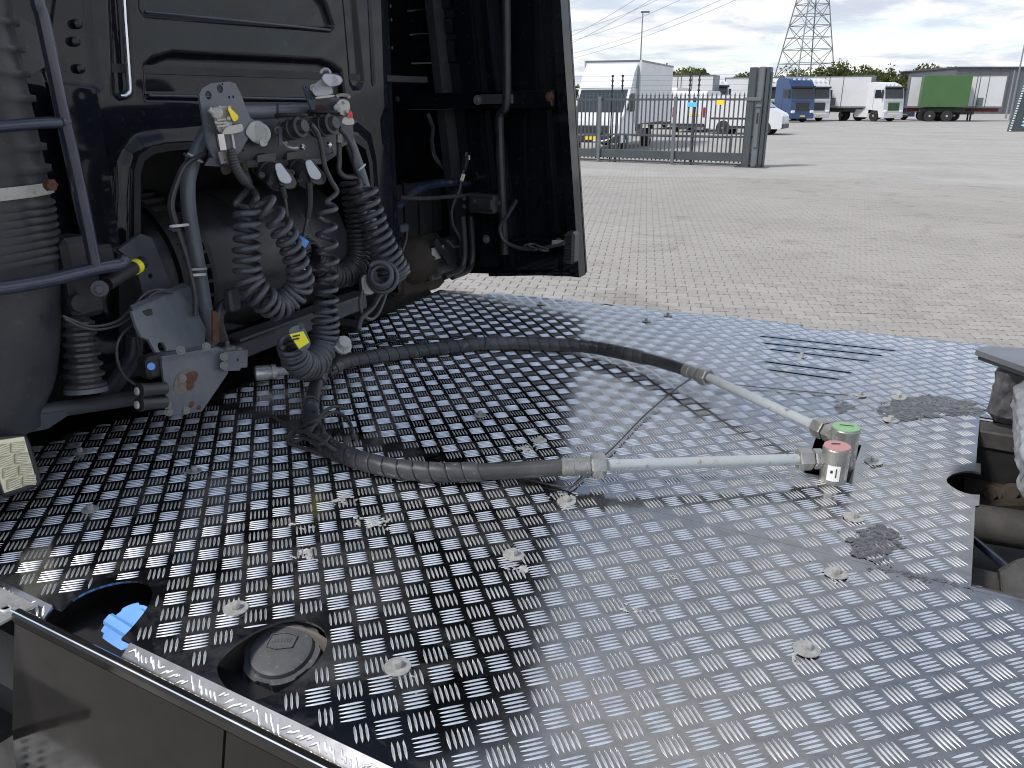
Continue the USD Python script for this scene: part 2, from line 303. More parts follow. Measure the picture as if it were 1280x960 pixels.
# ------------------------------------------------------------------ the yard: ground sheet and block paving
rng = np.random.default_rng(7)
FH = unit(V(CF[0], CF[1], 0))                      # level view direction
M['bed'] = pbr('bed', (0.19, 0.175, 0.155), 0.95, var=0.3, scale=40)
def paver_material(name, tone):
    c = np.array((0.358, 0.347, 0.330)) * tone
    return usdkit.material(stage, '/World/Looks/' + name, {
        'g': ('geometry', {}),
        'n': ('noise_texture', {'scale': 0.35, 'detail': 6.0, 'roughness': 0.6}),
        'r': ('rgb_ramp', {'ramp': [(0.25, tuple(c * 0.86)), (0.5, tuple(c)), (0.75, tuple(c * 1.10))]}),
        'n2': ('noise_texture', {'scale': 60.0, 'detail': 4.0}),
        'r2': ('rgb_ramp', {'ramp': [(0.3, (0.86, 0.85, 0.84)), (0.7, (1.06, 1.05, 1.04))]}),
        'n3': ('noise_texture', {'scale': 1.3, 'detail': 9.0, 'roughness': 0.7, 'distortion': 0.8}),
        'r3': ('rgb_ramp', {'ramp': [(0.30, (0.74, 0.73, 0.72)), (0.46, (1, 1, 1)), (1.0, (1.02, 1.02, 1.02))]}), 'm3': ('mix', {'mix_type': 'multiply', 'fac': 1.0}),
        'isl': ('rgb_ramp', {'ramp': [(0, (0.88, 0.86, 0.84)), (0.5, (1, 1, 1)), (1, (1.08, 1.06, 1.02))]}),
        'm': ('mix', {'mix_type': 'multiply', 'fac': 1.0}), 'm2': ('mix', {'mix_type': 'multiply', 'fac': 1.0}),
        'b': ('bump', {'strength': 0.3, 'distance': 0.003}),
        'p': ('principled_bsdf', {'roughness': 0.85, 'specular_ior_level': 0.3}),
    }, [('g.position', 'n.vector'), ('n.fac', 'r.fac'), ('g.position', 'n2.vector'), ('n2.fac', 'r2.fac'), ('r.color', 'm.color1'), ('r2.color', 'm.color2'),
        ('g.random_per_island', 'isl.fac'), ('m.color', 'm2.color1'), ('isl.color', 'm2.color2'), ('g.position', 'n3.vector'), ('n3.fac', 'r3.fac'), ('m2.color', 'm3.color1'), ('r3.color', 'm3.color2'), ('m3.color', 'p.base_color'), ('n2.fac', 'b.height'), ('b.normal', 'p.normal')], surface='p.BSDF')
for k, tone in enumerate((0.94, 1.0, 1.06)): M[f'paver{k}'] = paver_material(f'paver_{k}', tone)
M['yard'] = usdkit.material(stage, '/World/Looks/yard', {
    'g': ('geometry', {}),
    'map': ('mapping', {'mapping_type': 'point', 'rotation': (0, 0, math.radians(-20.2)), 'scale': (1, 1, 1)}),
    'br': ('brick_texture', {'color1': (0.92, 0.92, 0.92), 'color2': (1.06, 1.05, 1.04), 'mortar': (0.62, 0.61, 0.60), 'scale': 1.0, 'mortar_size': 0.006, 'brick_width': 0.2, 'row_height': 0.14}),
    'n': ('noise_texture', {'scale': 0.35, 'detail': 6.0, 'roughness': 0.6}),
    'c': ('rgb_ramp', {'ramp': [(0.25, (0.315, 0.302, 0.282)), (0.5, (0.365, 0.350, 0.327)), (0.75, (0.40, 0.384, 0.356))]}),
    'map2': ('mapping', {'mapping_type': 'point', 'rotation': (0, 0, math.radians(-14)), 'scale': (0.05, 0.5, 1)}),
    'n2': ('noise_texture', {'scale': 1.0, 'detail': 5.0, 'roughness': 0.6, 'distortion': 1.0}),
    'c2': ('rgb_ramp', {'ramp': [(0.36, (0.90, 0.90, 0.90)), (0.52, (1, 1, 1))]}),
    'm': ('mix', {'mix_type': 'multiply', 'fac': 1.0}), 'm2': ('mix', {'mix_type': 'multiply', 'fac': 1.0}),
    'p': ('principled_bsdf', {'roughness': 0.85, 'specular_ior_level': 0.3}),
}, [('g.position', 'map.vector'), ('map.vector', 'br.vector'), ('g.position', 'n.vector'), ('n.fac', 'c.fac'), ('c.color', 'm.color1'), ('br.color', 'm.color2'),
    ('g.position', 'map2.vector'), ('map2.vector', 'n2.vector'), ('n2.fac', 'c2.fac'), ('m.color', 'm2.color1'), ('c2.color', 'm2.color2'), ('m2.color', 'p.base_color')], surface='p.BSDF')

PAVE_R = 21.0
wedge = sg.Polygon([(0, 0)] + [tuple(PAVE_R * (FH[:2] * math.cos(t) + CR[:2] * math.sin(t))) for t in np.radians(np.linspace(-16, 42, 24))])
wedge = wedge.difference(sg.box(-6, -1, 6, 2.6))
pl, prow = 0.20, 0.14                              # length and row pitch of the interlocking blocks
pe, pw_ = 0.081, 0.055                             # half width at the ends and at the waist
ja = math.radians(20.2); jx = V(math.cos(ja), math.sin(ja)); jy = V(-math.sin(ja), math.cos(ja))
g2 = 0.0035                                        # half a joint
outline = np.array([(-pl / 2 + g2, -pe + .02), (-pl / 2 + .018, -pe + g2), (-pl / 2 + .042, -pe + g2), (-pl / 2 + .066, -pw_ - .004 + g2), (pl / 2 - .066, -pw_ - .004 + g2), (pl / 2 - .042, -pe + g2), (pl / 2 - .018, -pe + g2), (pl / 2 - g2, -pe + .02)])
outline = np.vstack([outline, -outline])
outline[:, 1] *= 0.94
nO = len(outline)
topf = trimesh.creation.triangulate_polygon(sg.Polygon(outline), engine='earcut')[1]
inner = outline * [0.965, 0.94]
pv = np.vstack([np.c_[inner, np.zeros(nO)], np.c_[outline, np.full(nO, -0.004)], np.c_[outline, np.full(nO, -0.016)]])
k_ = np.arange(nO); k2 = (k_ + 1) % nO
pf = np.vstack([topf] + [np.stack([o + nO + k_, o + nO + k2, o + k2], -1) for o in (0, nO)] + [np.stack([o + nO + k_, o + k2, o + k_], -1) for o in (0, nO)])
cells = []
b0 = wedge.bounds; R2 = int(PAVE_R / prow) + 4
ii, jj = np.meshgrid(np.arange(-int(PAVE_R / pl) - 4, int(PAVE_R / pl) + 4), np.arange(-20, R2))
cx = (ii + 0.5 * (jj % 2)) * pl; cy = jj * prow
ctr = cx.ravel()[:, None] * jx + cy.ravel()[:, None] * jy
ctr = ctr[shapely.contains_xy(wedge, ctr[:, 0], ctr[:, 1])]
pp = pix(np.c_[ctr, np.zeros(len(ctr))])
vis = (pp[:, 0] > 545) & (pp[:, 0] < 1285) & (pp[:, 1] < 362 + 0.095 * (pp[:, 0] - 545)) & ((pp[:, 0] > 735) | (pp[:, 1] > 350)) & (pp[:, 2] > 0)
order = np.argsort(np.where(vis, pp[:, 2], 1e9)); big = set(order[:300].tolist())
def paver_verts(c):
    v = pv.copy(); v[:, :2] *= 1 + rng.normal(0, 0.004); a = rng.normal(0, 0.006)
    x = v[:, 0] * math.cos(a) - v[:, 1] * math.sin(a); y = v[:, 0] * math.sin(a) + v[:, 1] * math.cos(a)
    z = v[:, 2] + rng.normal(0, 0.0012) + x * rng.normal(0, 0.008) + y * rng.normal(0, 0.008)
    return np.c_[c + x[:, None] * jx + y[:, None] * jy, z]
far = sg.box(-420, -300, 420, 620).difference(wedge.buffer(-0.12))
gm = MB(); gm.prism(far, V(0, 0, -0.034), V(1, 0, 0), V(0, 1, 0), V(0, 0, 1), 0.03)
pave = solo('pavement', gm, M['yard'], 'sand coloured block paved yard stretching to the parked trucks', 'pavement', kind='structure', smooth=False)
LOC['/World/pavement'] = V(0, 0, 0)
bm = MB(); bm.prism(wedge, V(0, 0, -0.06), V(1, 0, 0), V(0, 1, 0), V(0, 0, 1), 0.051)
part(pave, 'sand_bed', bm, M['bed'], smooth=False)
rest = MB()
for k, c in enumerate(ctr):
    v = paver_verts(c)
    if k in big:
        m = MB(); m.add(v, pf); part(pave, 'paver', m, M[f'paver{rng.integers(3)}'], smooth=False)
    else: rest.add(v, pf)
part(pave, 'paver_field', rest, M['paver1'], smooth=False, kind='stuff')

# ------------------------------------------------------------------ the truck
TRUCK = thing('truck', 'black tractor unit seen from behind its cab, checkered aluminium deck over the chassis', 'truck', (-1.0, 1.77, 0))
DZ, TH = 1.03, 0.004
def chaikin(q, n=2):
    q = np.asarray(q, float)
    for _ in range(n): r = np.roll(q, -1, 0); q = np.stack([q * .75 + r * .25, q * .25 + r * .75], 1).reshape(-1, 2)
    return q
def deckpoly(pts): return sg.Polygon([tuple(onz(*q, DZ)[:2]) for q in pts]).buffer(0)
ell = lambda cx, cy, rx, ry, a=0: affinity.rotate(affinity.scale(sg.Point(cx, cy).buffer(1, 24), rx, ry), a)
YN, YS, YF = 0.588, 1.352, 2.945
whole = sg.Polygon([(-1.95, YN), (1.7, YN), (1.7, 3.03), (0.24, 2.985), (-0.10, YF), (-0.45, 2.937), (-1.05, 2.89), (-1.25, 2.885), (-1.70, 2.83), (-1.90, 2.77), (-1.85, 2.33), (-1.71, 1.575), (-1.70, 1.40), (-1.80, 1.12), (-1.80, .95), (-1.95, .75)])
gap = sg.Polygon([tuple(onz(*q, DZ)[:2]) for q in [(1225, 520.3), (1221.5, 559.6), (1220.4, 578.6), (1226, 579), (1226, 590.8), (1215, 588), (1206, 588.3), (1198, 590), (1190, 592.5), (1185, 596), (1183, 599.5), (1184.5, 603), (1189, 607), (1197, 612), (1206, 615.5), (1215, 617.5), (1225, 618), (1224, 631), (1219.3, 632), (1214, 732)]] + [(1.9, YS), (1.9, 2.30)])
holes = [gap.buffer(0)]
holes.append(deckpoly([(1020, 546), (1077, 556), (1061, 602), (1005, 590)]))                       # round the two hydraulic elbows
capA = deckpoly(chaikin([(60, 776), (75, 763), (100, 742), (140, 728), (178, 725), (192, 736), (188, 755), (165, 785), (143, 806), (100, 830)]))
capB = deckpoly(chaikin([(265, 838), (285, 810), (330, 782), (370, 772), (402, 782), (411, 800), (402, 822), (378, 846), (345, 868), (300, 880)]))
caps = unary_union([capA.buffer(0.012).buffer(-0.012), capB.buffer(0.012).buffer(-0.012)])
holes.append(caps)
for a, b in (((952, 420), (1117, 438)), ((955, 428.5), (1100, 444)), ((965, 436.5), (1084, 451)), ((958, 452), (1062, 465.5)), ((962, 462), (1046, 473.5))):
    holes.append(sg.LineString([onz(*a, DZ)[:2], onz(*b, DZ)[:2]]).buffer(0.0065))
holes.append(deckpoly([(1000, 406), (1010, 404.5), (1040, 405.5), (1056, 409), (1055, 412), (1030, 412.5), (1005, 410)]))
holes.append(deckpoly([(585, 365.5), (607, 361), (613, 366), (600, 367.5)]))
holes.append(deckpoly([(748, 381), (757, 379.5), (768, 381.5), (760, 382.5)]))
cut = unary_union(holes)
near_poly = whole.intersection(sg.box(-3, 0, 3, YS - 0.0012)).difference(cut)
far_poly = whole.intersection(sg.box(-3, YS + 0.0012, 3, 4)).difference(cut)
EX, EY, EZ = V(1, 0, 0), V(0, 1, 0), V(0, 0, 1)
def sheet(poly, parent, name, mat, z=DZ, label=None):
    m = MB(); m.prism(poly, V(0, 0, z - TH), EX, EY, EZ, TH); return part(parent, name, m, mat, label, smooth=False)
deckA = sheet(near_poly, TRUCK, 'deck_plate', M['deck'], label='checkered aluminium deck plate above the fuel tank')
deckB = sheet(far_poly, TRUCK, 'deck_plate', M['deck'], z=DZ - 0.001, label='checkered aluminium deck plate with slots and hydraulic opening')
# the raised bars of the five-bar tread, crosswise in turn
TP = 0.042
bu, bv = V(1, 1, 0) / 2 ** .5, V(-1, 1, 0) / 2 ** .5
st = np.array([-1, -0.72, -0.35, 0.35, 0.72, 1.0]); wd = np.array([0.02, 0.62, 0.95, 0.95, 0.62, 0.02]); pr_ = np.array([(-1, 0), (-0.62, 0.62), (0, 1), (0.62, 0.62), (1, 0)])
bar_v = np.array([(s * 0.5, p0 * w * 0.5, p1 * (0.25 + 0.75 * w) - 0.06) for s, w in zip(st, wd) for p0, p1 in pr_])
ns, npf = len(st), len(pr_)
i_, j_ = np.meshgrid(np.arange(ns - 1), np.arange(npf - 1), indexing='ij')
q_ = np.stack([i_ * npf + j_, (i_ + 1) * npf + j_, (i_ + 1) * npf + j_ + 1, i_ * npf + j_ + 1], -1).reshape(-1, 4)
bar_f = np.vstack([q_[:, [0, 1, 2]], q_[:, [0, 2, 3]]])
BL, BW, BH, BS = 0.0342, 0.0041, 0.0018, 0.0074
def tread(poly, z):
    inner = poly.buffer(-0.0035); vs = []
    x0, y0, x1, y1 = poly.bounds
    ii, jj = np.meshgrid(np.arange(-80, 140), np.arange(-80, 140))
    P = ((ii.ravel() + .69) * TP)[:, None] * bu + ((jj.ravel() + .78) * TP)[:, None] * bv
    odd = (ii + jj).ravel() % 2 == 1
    ok = (P[:, 0] > x0) & (P[:, 0] < x1) & (P[:, 1] > y0) & (P[:, 1] < y1)
    P, odd = P[ok], odd[ok]
    for k in range(-2, 3):
        L = np.where(odd[:, None], bv, bu); S = np.where(odd[:, None], -bu, bv)
        c = P + S * (k * BS)
        good = shapely.contains_xy(inner, c[:, 0], c[:, 1])
        e1, e2 = c + L * BL * .5, c - L * BL * .5
        good &= shapely.contains_xy(inner, e1[:, 0], e1[:, 1]) & shapely.contains_xy(inner, e2[:, 0], e2[:, 1])
        c, L, S = c[good], L[good], S[good]
        ln = BL * rng.normal(1, 0.015, len(c))[:, None]; h = BH * rng.uniform(0.82, 1.12, len(c))[:, None, None]
        v = c[:, None] + bar_v[None, :, :1] * (L * ln)[:, None] + bar_v[None, :, 1:2] * (S * BW)[:, None] + bar_v[None, :, 2:] * h * EZ
        v[:, :, 2] += z
        vs.append(v)
    v = np.concatenate(vs); n = len(v)
    f = (bar_f[None] + (np.arange(n) * len(bar_v))[:, None, None]).reshape(-1, 3)
    return trimesh.Trimesh(v.reshape(-1, 3), f, process=False)
part(deckA, 'tread_bars', tread(near_poly, DZ), M['tread'], kind='stuff', smooth=True)
part(deckB, 'tread_bars', tread(far_poly, DZ - 0.001), M['tread'], kind='stuff', smooth=True)

# ------------------------------------------------------------------ cab: stamped rear wall, opening, side fairing
XW = -1.80
def pts0(l, x): return np.array([onx(*q, x) for q in l])
def wallpoly(pts): return sg.Polygon([tuple(onx(*q, XW)[1:]) for q in pts]).buffer(0)
def heightfield(y, z, fn, flip=False):
    pass
recA = wallpoly([(177, -70), (177, 11), (182, 18), (411, 37.5), (416, 33), (407, 6), (396, -8), (390, -70)])
recB = wallpoly([(184, 121), (182, 84), (190, 76), (216, 68), (402, 77), (415, 82), (426, 90), (431, 126)])
grv = wallpoly([(136, -70), (152, -70), (163, 113), (160, 119), (148, 122), (143, 117)])
grv2 = wallpoly([(424, -70), (436, -70), (454, 103), (451, 110), (444, 110), (440, 104)])
slotp = wallpoly([(483, 138), (490, 137), (492, 172), (487, 181), (481, 176), (479, 150)])
slotq = wallpoly([(107, 150), (113, 150), (115, 205), (110, 214), (103, 210)])
seam = sg.LineString([onx(457, -70, XW)[1:], onx(468, 104, XW)[1:]]).buffer(0.005)
lip = wallpoly([(150, 330), (152, 205), (158, 188), (172, 176), (200, 170), (420, 158), (446, 160), (460, 172), (466, 200), (470, 262)])
opening = wallpoly([(165, 400), (165, 215), (170, 198), (184, 188), (205, 184), (415, 172), (438, 174), (452, 184), (457, 204), (461, 262), (461, 420)])
ridge = wallpoly([(80, -70), (100, -70), (123, 112), (60, 104), (55, 90)])
gy = np.arange(0.78, 2.395, 0.004); gz = np.arange(1.17, 2.32, 0.004)
Y, Z = np.meshgrid(gy, gz, indexing='ij')
pts2 = shapely.points(Y.ravel(), Z.ravel())
def step(poly, depth, width=0.010):
    """Pressed-in panel: depth inside the outline, a rounded slope of the given width at its edge."""
    d = shapely.distance(poly.boundary, pts2); d = np.where(shapely.contains(poly, pts2), d, -d)
    t = np.clip(d / width * 0.5 + 0.5, 0, 1); return depth * (t * t * (3 - 2 * t))
H = -step(recA, 0.020, 0.010) - step(recB, 0.022, 0.010) - step(grv, 0.016, 0.010) - step(grv2, 0.014, 0.010) - step(slotp, 0.006, 0.008) - step(slotq, 0.006, 0.008) - step(seam, 0.004, 0.004) + step(lip, 0.016, 0.022) - step(ridge, 0.010, 0.010)
H += 0.010 * (meshkit.noise(np.c_[Y.ravel() * 3.1, Z.ravel() * 2.3, np.zeros(Y.size)], 3) - 0.5)
X_ = XW + H.reshape(Y.shape)
X_ -= 0.10 * np.clip((Y - 2.33) / 0.065, 0, 1) ** 2 * 0.35
X_ -= 0.20 * np.clip((0.86 - Y) / 0.08, 0, 1) ** 2
n1, n2 = Y.shape
idx = np.arange(n1 * n2).reshape(n1, n2)
quad = np.stack([idx[:-1, :-1], idx[1:, :-1], idx[1:, 1:], idx[:-1, 1:]], -1).reshape(-1, 4)
cy_ = (Y[:-1, :-1] + 0.002).ravel(); cz_ = (Z[:-1, :-1] + 0.002).ravel()
quad = quad[~shapely.contains_xy(opening, cy_, cz_)]
vv = np.stack([X_.ravel(), Y.ravel(), Z.ravel()], -1)
wall = trimesh.Trimesh(vv, np.vstack([quad[:, [0, 1, 2]], quad[:, [0, 2, 3]]]), process=False)
cabwall = part(TRUCK, 'cab_wall', wall, M['cab_paint'], 'glossy black stamped rear wall of the cab', smooth=True)
m = MB(); m.box(V(XW - 0.045, 1.587, 3.0), (0.08, 1.60, 1.37), b=0.02); part(cabwall, 'upper_panel', m, M['cab_paint'])
m = MB(); m.tube(spline(pts0([(152.5, -60), (155, 10), (158.5, 60), (162, 108), (161, 116), (156, 119.5), (150, 120)], XW + .004), 8), .0048, 10); part(cabwall, 'bright_strip', m, M['chrome'], 'bright upright strip beside the groove')
for l in ([(181, 15), (260, 22), (340, 30), (413, 37.5)], [(186, 119.5), (260, 121), (340, 123), (428, 125)]):
    m = MB(); m.tube(spline(pts0(l, XW + .001), 6), .0035, 8); part(cabwall, 'pressed_bead', m, M['navy_paint'])
m = MB(); m.plate(pts0([(60, 103), (121, 113), (152, 318), (106, 322)], XW + .05), .012); part(cabwall, 'corner_strip', m, M['cab_paint'])
for q in ((97, 30), (94, 52), (100, 86), (86, 190)): m = MB(); m.lathe(onx(*q, XW + .0), EX, [(-.01, .011), (.004, .010), (.006, .006)], 14); part(cabwall, 'plug', m, M['cab_paint'])
for q in ((487, 8), (488, 25), (489, 60), (476, 50), (478, 90)): m = MB(); m.lathe(onx(*q, XW - .03), EX, [(-.01, .007), (.006, .007), (.008, .003)], 10); part(cabwall, 'rivet', m, M['cab_paint'])
# inner faces of the wall and the tunnel behind the opening
ob = opening.bounds
m = MB()
m.prism(opening.buffer(0.010).difference(opening.buffer(-0.008)).intersection(sg.box(0, 1.17, 3, 3)), V(XW + 0.022, 0, 0), EY, EZ, -EX, 0.07)
part(cabwall, 'opening_flange', m, M['black_part'])
m = MB(); m.box(V(-2.42, 1.75, 1.15), (0.02, 1.9, 1.5)); m.box(V(-2.12, 1.75, 1.86), (0.62, 1.7, 0.02)); m.box(V(-2.12, 0.80, 1.3), (0.62, 0.02, 1.2))
part(TRUCK, 'engine_bulkhead', m, M['black_part'])
# cab side corner behind the rear wall
m = MB(); m.box(V(-2.38, 2.40, 2.4), (1.10, 0.02, 2.6)); m.box(V(-2.30, 2.64, 2.55), (0.02, 0.5, 2.2)); part(TRUCK, 'cab_corner_panel', m, M['cab_paint'])

m = MB(); m.prism(sg.Polygon([(-4.1, .95), (-1.50, .95), (-1.42, 1.2), (-1.50, 3.65), (-4.0, 3.65)]), V(0, 0.50, 0), EX, EZ, EY, 0.05); part(TRUCK, 'cab_side', m, M['cab_paint'], 'black near side of the cab')
m = MB(); m.box(V(-3.0, 1.77, 3.66), (2.2, 2.5, 0.06), b=0.02); part(TRUCK, 'cab_roof', m, M['cab_paint'])
YFR = 2.90
def fair(px, py, y=YFR): return ony(px, py, y)
def fpoly(pts, y=YFR): return sg.Polygon([(fair(*q, y)[0], fair(*q, y)[2]) for q in pts]).buffer(0)
# skin: outline with the raked rear edge
e0, e1 = fair(705, 0), fair(728, 349)
rake = (e1[0] - e0[0]) / (e1[2] - e0[2])
xtop = e0[0] + rake * (3.6 - e0[2])
skin = sg.Polygon([(-2.40, e1[2] - 0.035), (-1.90, e1[2] - 0.04), (e1[0] - 0.03, e1[2] + 0.0), (e1[0], e1[2] + 0.02), (xtop, 3.6), (-2.40, 3.6)])
m = MB(); m.prism(skin, V(0, YFR + 0.035, 0), EX, EZ, EY, 0.012)
fairing = part(TRUCK, 'side_fairing', m, M['cab_paint'], 'black side fairing behind the cab on the far side')
def edgebar(x0, x1, y, t, z0=None, name='fairing_rib', mat='cab_paint', top=3.5):
    """A pressed rib that follows the raked rear edge; x0..x1 at the bottom edge."""
    z0 = e1[2] + 0.012 if z0 is None else z0
    d = rake * (top - z0)
    q = sg.Polygon([(x0, z0), (x1, z0), (x1 + d, top), (x0 + d, top)])
    mm = MB(); mm.prism(q, V(0, y, 0), EX, EZ, EY, t); return part(fairing, name, mm, M[mat])
edgebar(e1[0] - 0.040, e1[0] - 0.001, YFR - 0.03, 0.065)
edgebar(e1[0] - 0.085, e1[0] - 0.055, YFR + 0.004, 0.03)
edgebar(e1[0] - 0.135, e1[0] - 0.112, YFR + 0.012, 0.022)
for px0, px1, yy, tt in ((604, 622, YFR - 0.02, 0.054), (632, 640, YFR - 0.01, 0.044), (574, 583, YFR - 0.04, 0.074)):
    a, b = fair(px0, 340)[0], fair(px1, 340)[0]; edgebar(a, b, yy, tt, name='fairing_upright', mat='black_plastic' if px0 < 600 else 'cab_paint')
for px0, px1, py0, py1 in ((503, 560, -60, 14), (506, 566, 20, 44), (508, 568, 48, 80)):      # pressed fields of the inner panel
    m = MB(); a, b = fair(px0, py1), fair(px1, py0); m.box(V((a[0] + b[0]) / 2, YFR + 0.03, (a[2] + b[2]) / 2), (b[0] - a[0], 0.014, b[2] - a[2]), b=0.006); part(fairing, 'inner_field', m, M['cab_paint'])
def rail(p0, p1, h, y, d, name, mat='cab_paint'):
    a, b = fair(*p0, y), fair(*p1, y); mm = MB(); mm.bar(a, b, d, h, b=0.004)
    mm.bar(a + V(0, -d / 2, h / 2 - .004), b + V(0, -d / 2, h / 2 - .004), 0.012, 0.006); mm.bar(a + V(0, -d / 2, -h / 2 + .004), b + V(0, -d / 2, -h / 2 + .004), 0.012, 0.006)
    return part(fairing, name, mm, M[mat])
r1 = rail((491, 128), (692, 123), 0.062, YFR - 0.05, 0.03, 'stay_rail')
r2 = rail((603, 304), (708, 303), 0.034, YFR - 0.03, 0.02, 'stay_rail')
def bolt(p, axis, r, parent, mat='bolt_grey', name='bolt', h=0.008, washer=1.7, up=(0, 0, 1)):
    mm = MB(); axis = unit(axis); p = np.asarray(p, float)
    mm.lathe(p, axis, [(0, r * washer), (0.0018, r * washer), (0.002, r * 1.02)], 20); mm.nut(p + axis * 0.0015, axis, r, h, up)
    return part(parent, name, mm, M[mat])
bolt(fair(597, 125, YFR - 0.075), -EY, 0.011, r1); bolt(fair(687, 121, YFR - 0.075), -EY, 0.010, r1, 'rust'); bolt(fair(497, 124, YFR - 0.075), -EY, 0.007, r1, 'dark_steel')
bolt(fair(608, 299, YFR - 0.05), -EY, 0.010, r2); bolt(fair(699, 303, YFR - 0.05), -EY, 0.010, r2)
m = MB(); a = fair(613, 124, YFR - 0.07); m.bar(a + V(-.045, 0, 0), a + V(.10, 0, 0.001), 0.012, 0.036, b=0.003); part(r1, 'slotted_strip', m, M['dark_steel'])
# cable pipe down the inside of the fairing
m = MB(); m.tube(spline([fair(632, -60, YFR - 0.07), fair(633.5, 60, YFR - 0.07), fair(633, 128, YFR - 0.07), fair(627, 140, YFR - 0.06), fair(624.5, 155, YFR - 0.055), fair(627, 230, YFR - 0.055), fair(631, 318, YFR - 0.055)], 8), 0.0165, 14); part(fairing, 'cable_pipe', m, M['black_plastic'])
# bracket, corner buffer, bottom edge fold
m = MB(); a = fair(606, 254, YFR - 0.07); m.box(a, (0.125, 0.06, 0.075), b=0.008); m.box(a + V(.02, -.033, 0), (0.07, 0.012, 0.04), b=0.005); br = part(fairing, 'mounting_bracket', m, M['black_plastic'])
for q in ((580, 248), (594, 252), (580, 258), (624, 254)): bolt(fair(*q, YFR - 0.10), -EY, 0.006, br, 'dark_steel')
m = MB(); a = fair(715, 309, YFR - 0.06); m.box(a, (0.042, 0.06, 0.125), b=0.010)
for k in range(9): m.box(a + V(-.002, -.031, -.048 + .012 * k), (0.034, 0.008, 0.006))
part(fairing, 'corner_buffer', m, M['black_plastic'])
m = MB(); m.bar(fair(640, 350, YFR + .02) + V(-.1, 0, .016), fair(728, 346, YFR + .02) + V(-.02, 0, 0.016), 0.05, 0.012); part(fairing, 'bottom_fold', m, M['cab_paint'])
m = MB(); m.tube(spline([fair(646, 250, YFR - .08), fair(634, 270, YFR - .09), fair(625, 284, YFR - .09), fair(631, 301, YFR - .085), fair(650, 310, YFR - .08), fair(672, 311, YFR - .075), fair(696, 306, YFR - .07), fair(712, 300, YFR - .07)], 8), 0.008, 8); part(fairing, 'cable', m, M['rubber'])
for s in range(3):
    m = MB(); th = np.linspace(0, 2 * np.pi, 24); c = fair(664 + 6 * s, 309, YFR - .09)
    m.tube(c + np.c_[0.03 * np.cos(th + s), 0.01 * np.sin(2 * th), 0.012 * np.sin(th)], 0.0035, 6); part(fairing, 'cable_loop', m, M['rubber'])
m = MB(); m.bar(fair(690, 303, YFR - .07), fair(708, 303, YFR - .07), 0.012, 0.018, b=.003); part(fairing, 'clip_plate', m, M['zinc'])

# ------------------------------------------------------------------ behind the opening: drum, cross member, engine side
def P(px, py, x): return onx(px, py, x)
def rp(p, wpx): return float(pix(p)[2]) * wpx / 2 / FPX            # radius of something wpx pixels wide at p
def pts(l, x=None): return np.array([P(q[0], q[1], q[2] if len(q) > 2 else x) for q in l])
def tubeX(l, x, wpx, n=8, sides=14):
    p = pts(l, x); m = MB(); m.tube(spline(p, n) if n else p, rp(p[len(p) // 2], wpx), sides); return m
def helix(path, R, pitch, r, sides=8, n=14, phase=0.0, per=20):
    """A coiled hose round a path; R: a number or one value per path point."""
    c = spline(path, n); seg = np.r_[0, np.cumsum(np.linalg.norm(np.diff(c, axis=0), axis=1))]
    L = seg[-1]; k = int(L / np.min(pitch) * per)
    s = np.linspace(0, L, k); cc = np.stack([np.interp(s, seg, c[:, i]) for i in range(3)], -1)
    RR = np.interp(s, np.linspace(0, L, len(np.atleast_1d(R))), np.atleast_1d(R)); PP = np.interp(s, np.linspace(0, L, len(np.atleast_1d(pitch))), np.atleast_1d(pitch))
    t, A, B = transport(cc); ang = phase + np.cumsum(np.r_[0, np.diff(s)] / PP) * 2 * np.pi
    wob = 1 + 0.05 * np.sin(ang * 0.37) + 0.04 * np.sin(ang * 0.11 + 1)
    return cc + (RR * wob)[:, None] * (np.cos(ang)[:, None] * A + np.sin(ang)[:, None] * B)

m = MB(); prof = [(0, .15), (0.01, .205), (0.03, .222)]
for a in (.05, .10, .34, .60): prof += [(a, .222), (a + .006, .226), (a + .014, .226), (a + .020, .222)]
prof += [(.78, .222), (.80, .2), (.81, .15)]
m.lathe(V(-2.10, 1.40, 1.30), EY, prof, 40); drum = part(TRUCK, 'air_drum', m, M['black_plastic'], 'big black ribbed drum behind the wall opening', smooth=50)
m = MB(); m.lathe(V(-2.10, 1.46, 1.30), EY, [(0, .225), (.002, .243), (.018, .243), (.02, .226), (.10, .226), (.102, .243), (.118, .243), (.12, .225)], 44); part(drum, 'rim', m, M['black_part'], smooth=50)
for k in range(22):
    a = math.radians(-70 + 10 * k); c = V(-2.10 + .234 * math.cos(a), 1.52, 1.30 + .234 * math.sin(a)); m = MB(); m.box(c, (.016, .085, .010), [V(math.cos(a), 0, math.sin(a)), EY, V(-math.sin(a), 0, math.cos(a))]); part(drum, 'rim_rib', m, M['black_part'])
m = MB(); m.bar(P(262, 450, -1.72), P(452, 374, -1.72), 0.05, 0.055, b=0.006); m.bar(P(290, 424, -1.70), P(452, 366, -1.70), 0.06, 0.008)
part(TRUCK, 'cross_member', m, M['dark_steel'])
m = MB(); m.box(V(-2.05, 1.77, 0.86), (0.75, 1.7, 0.05)); m.box(V(-0.2, 1.77, 0.70), (3.2, 2.3, 0.02)); part(TRUCK, 'under_shield', m, M['black_part'])
for y in (1.35, 2.19):
    m = MB(); m.box(V(0.1, y, 0.885), (4.6, 0.07, 0.26), b=0.008); fr_ = part(TRUCK, 'frame_rail', m, M['black_part']); m = MB(); m.box(V(0.1, y - .003, 1.000), (4.6, 0.078, 0.045), b=.004); part(fr_, 'rail_flange', m, M['frame_dirt'])
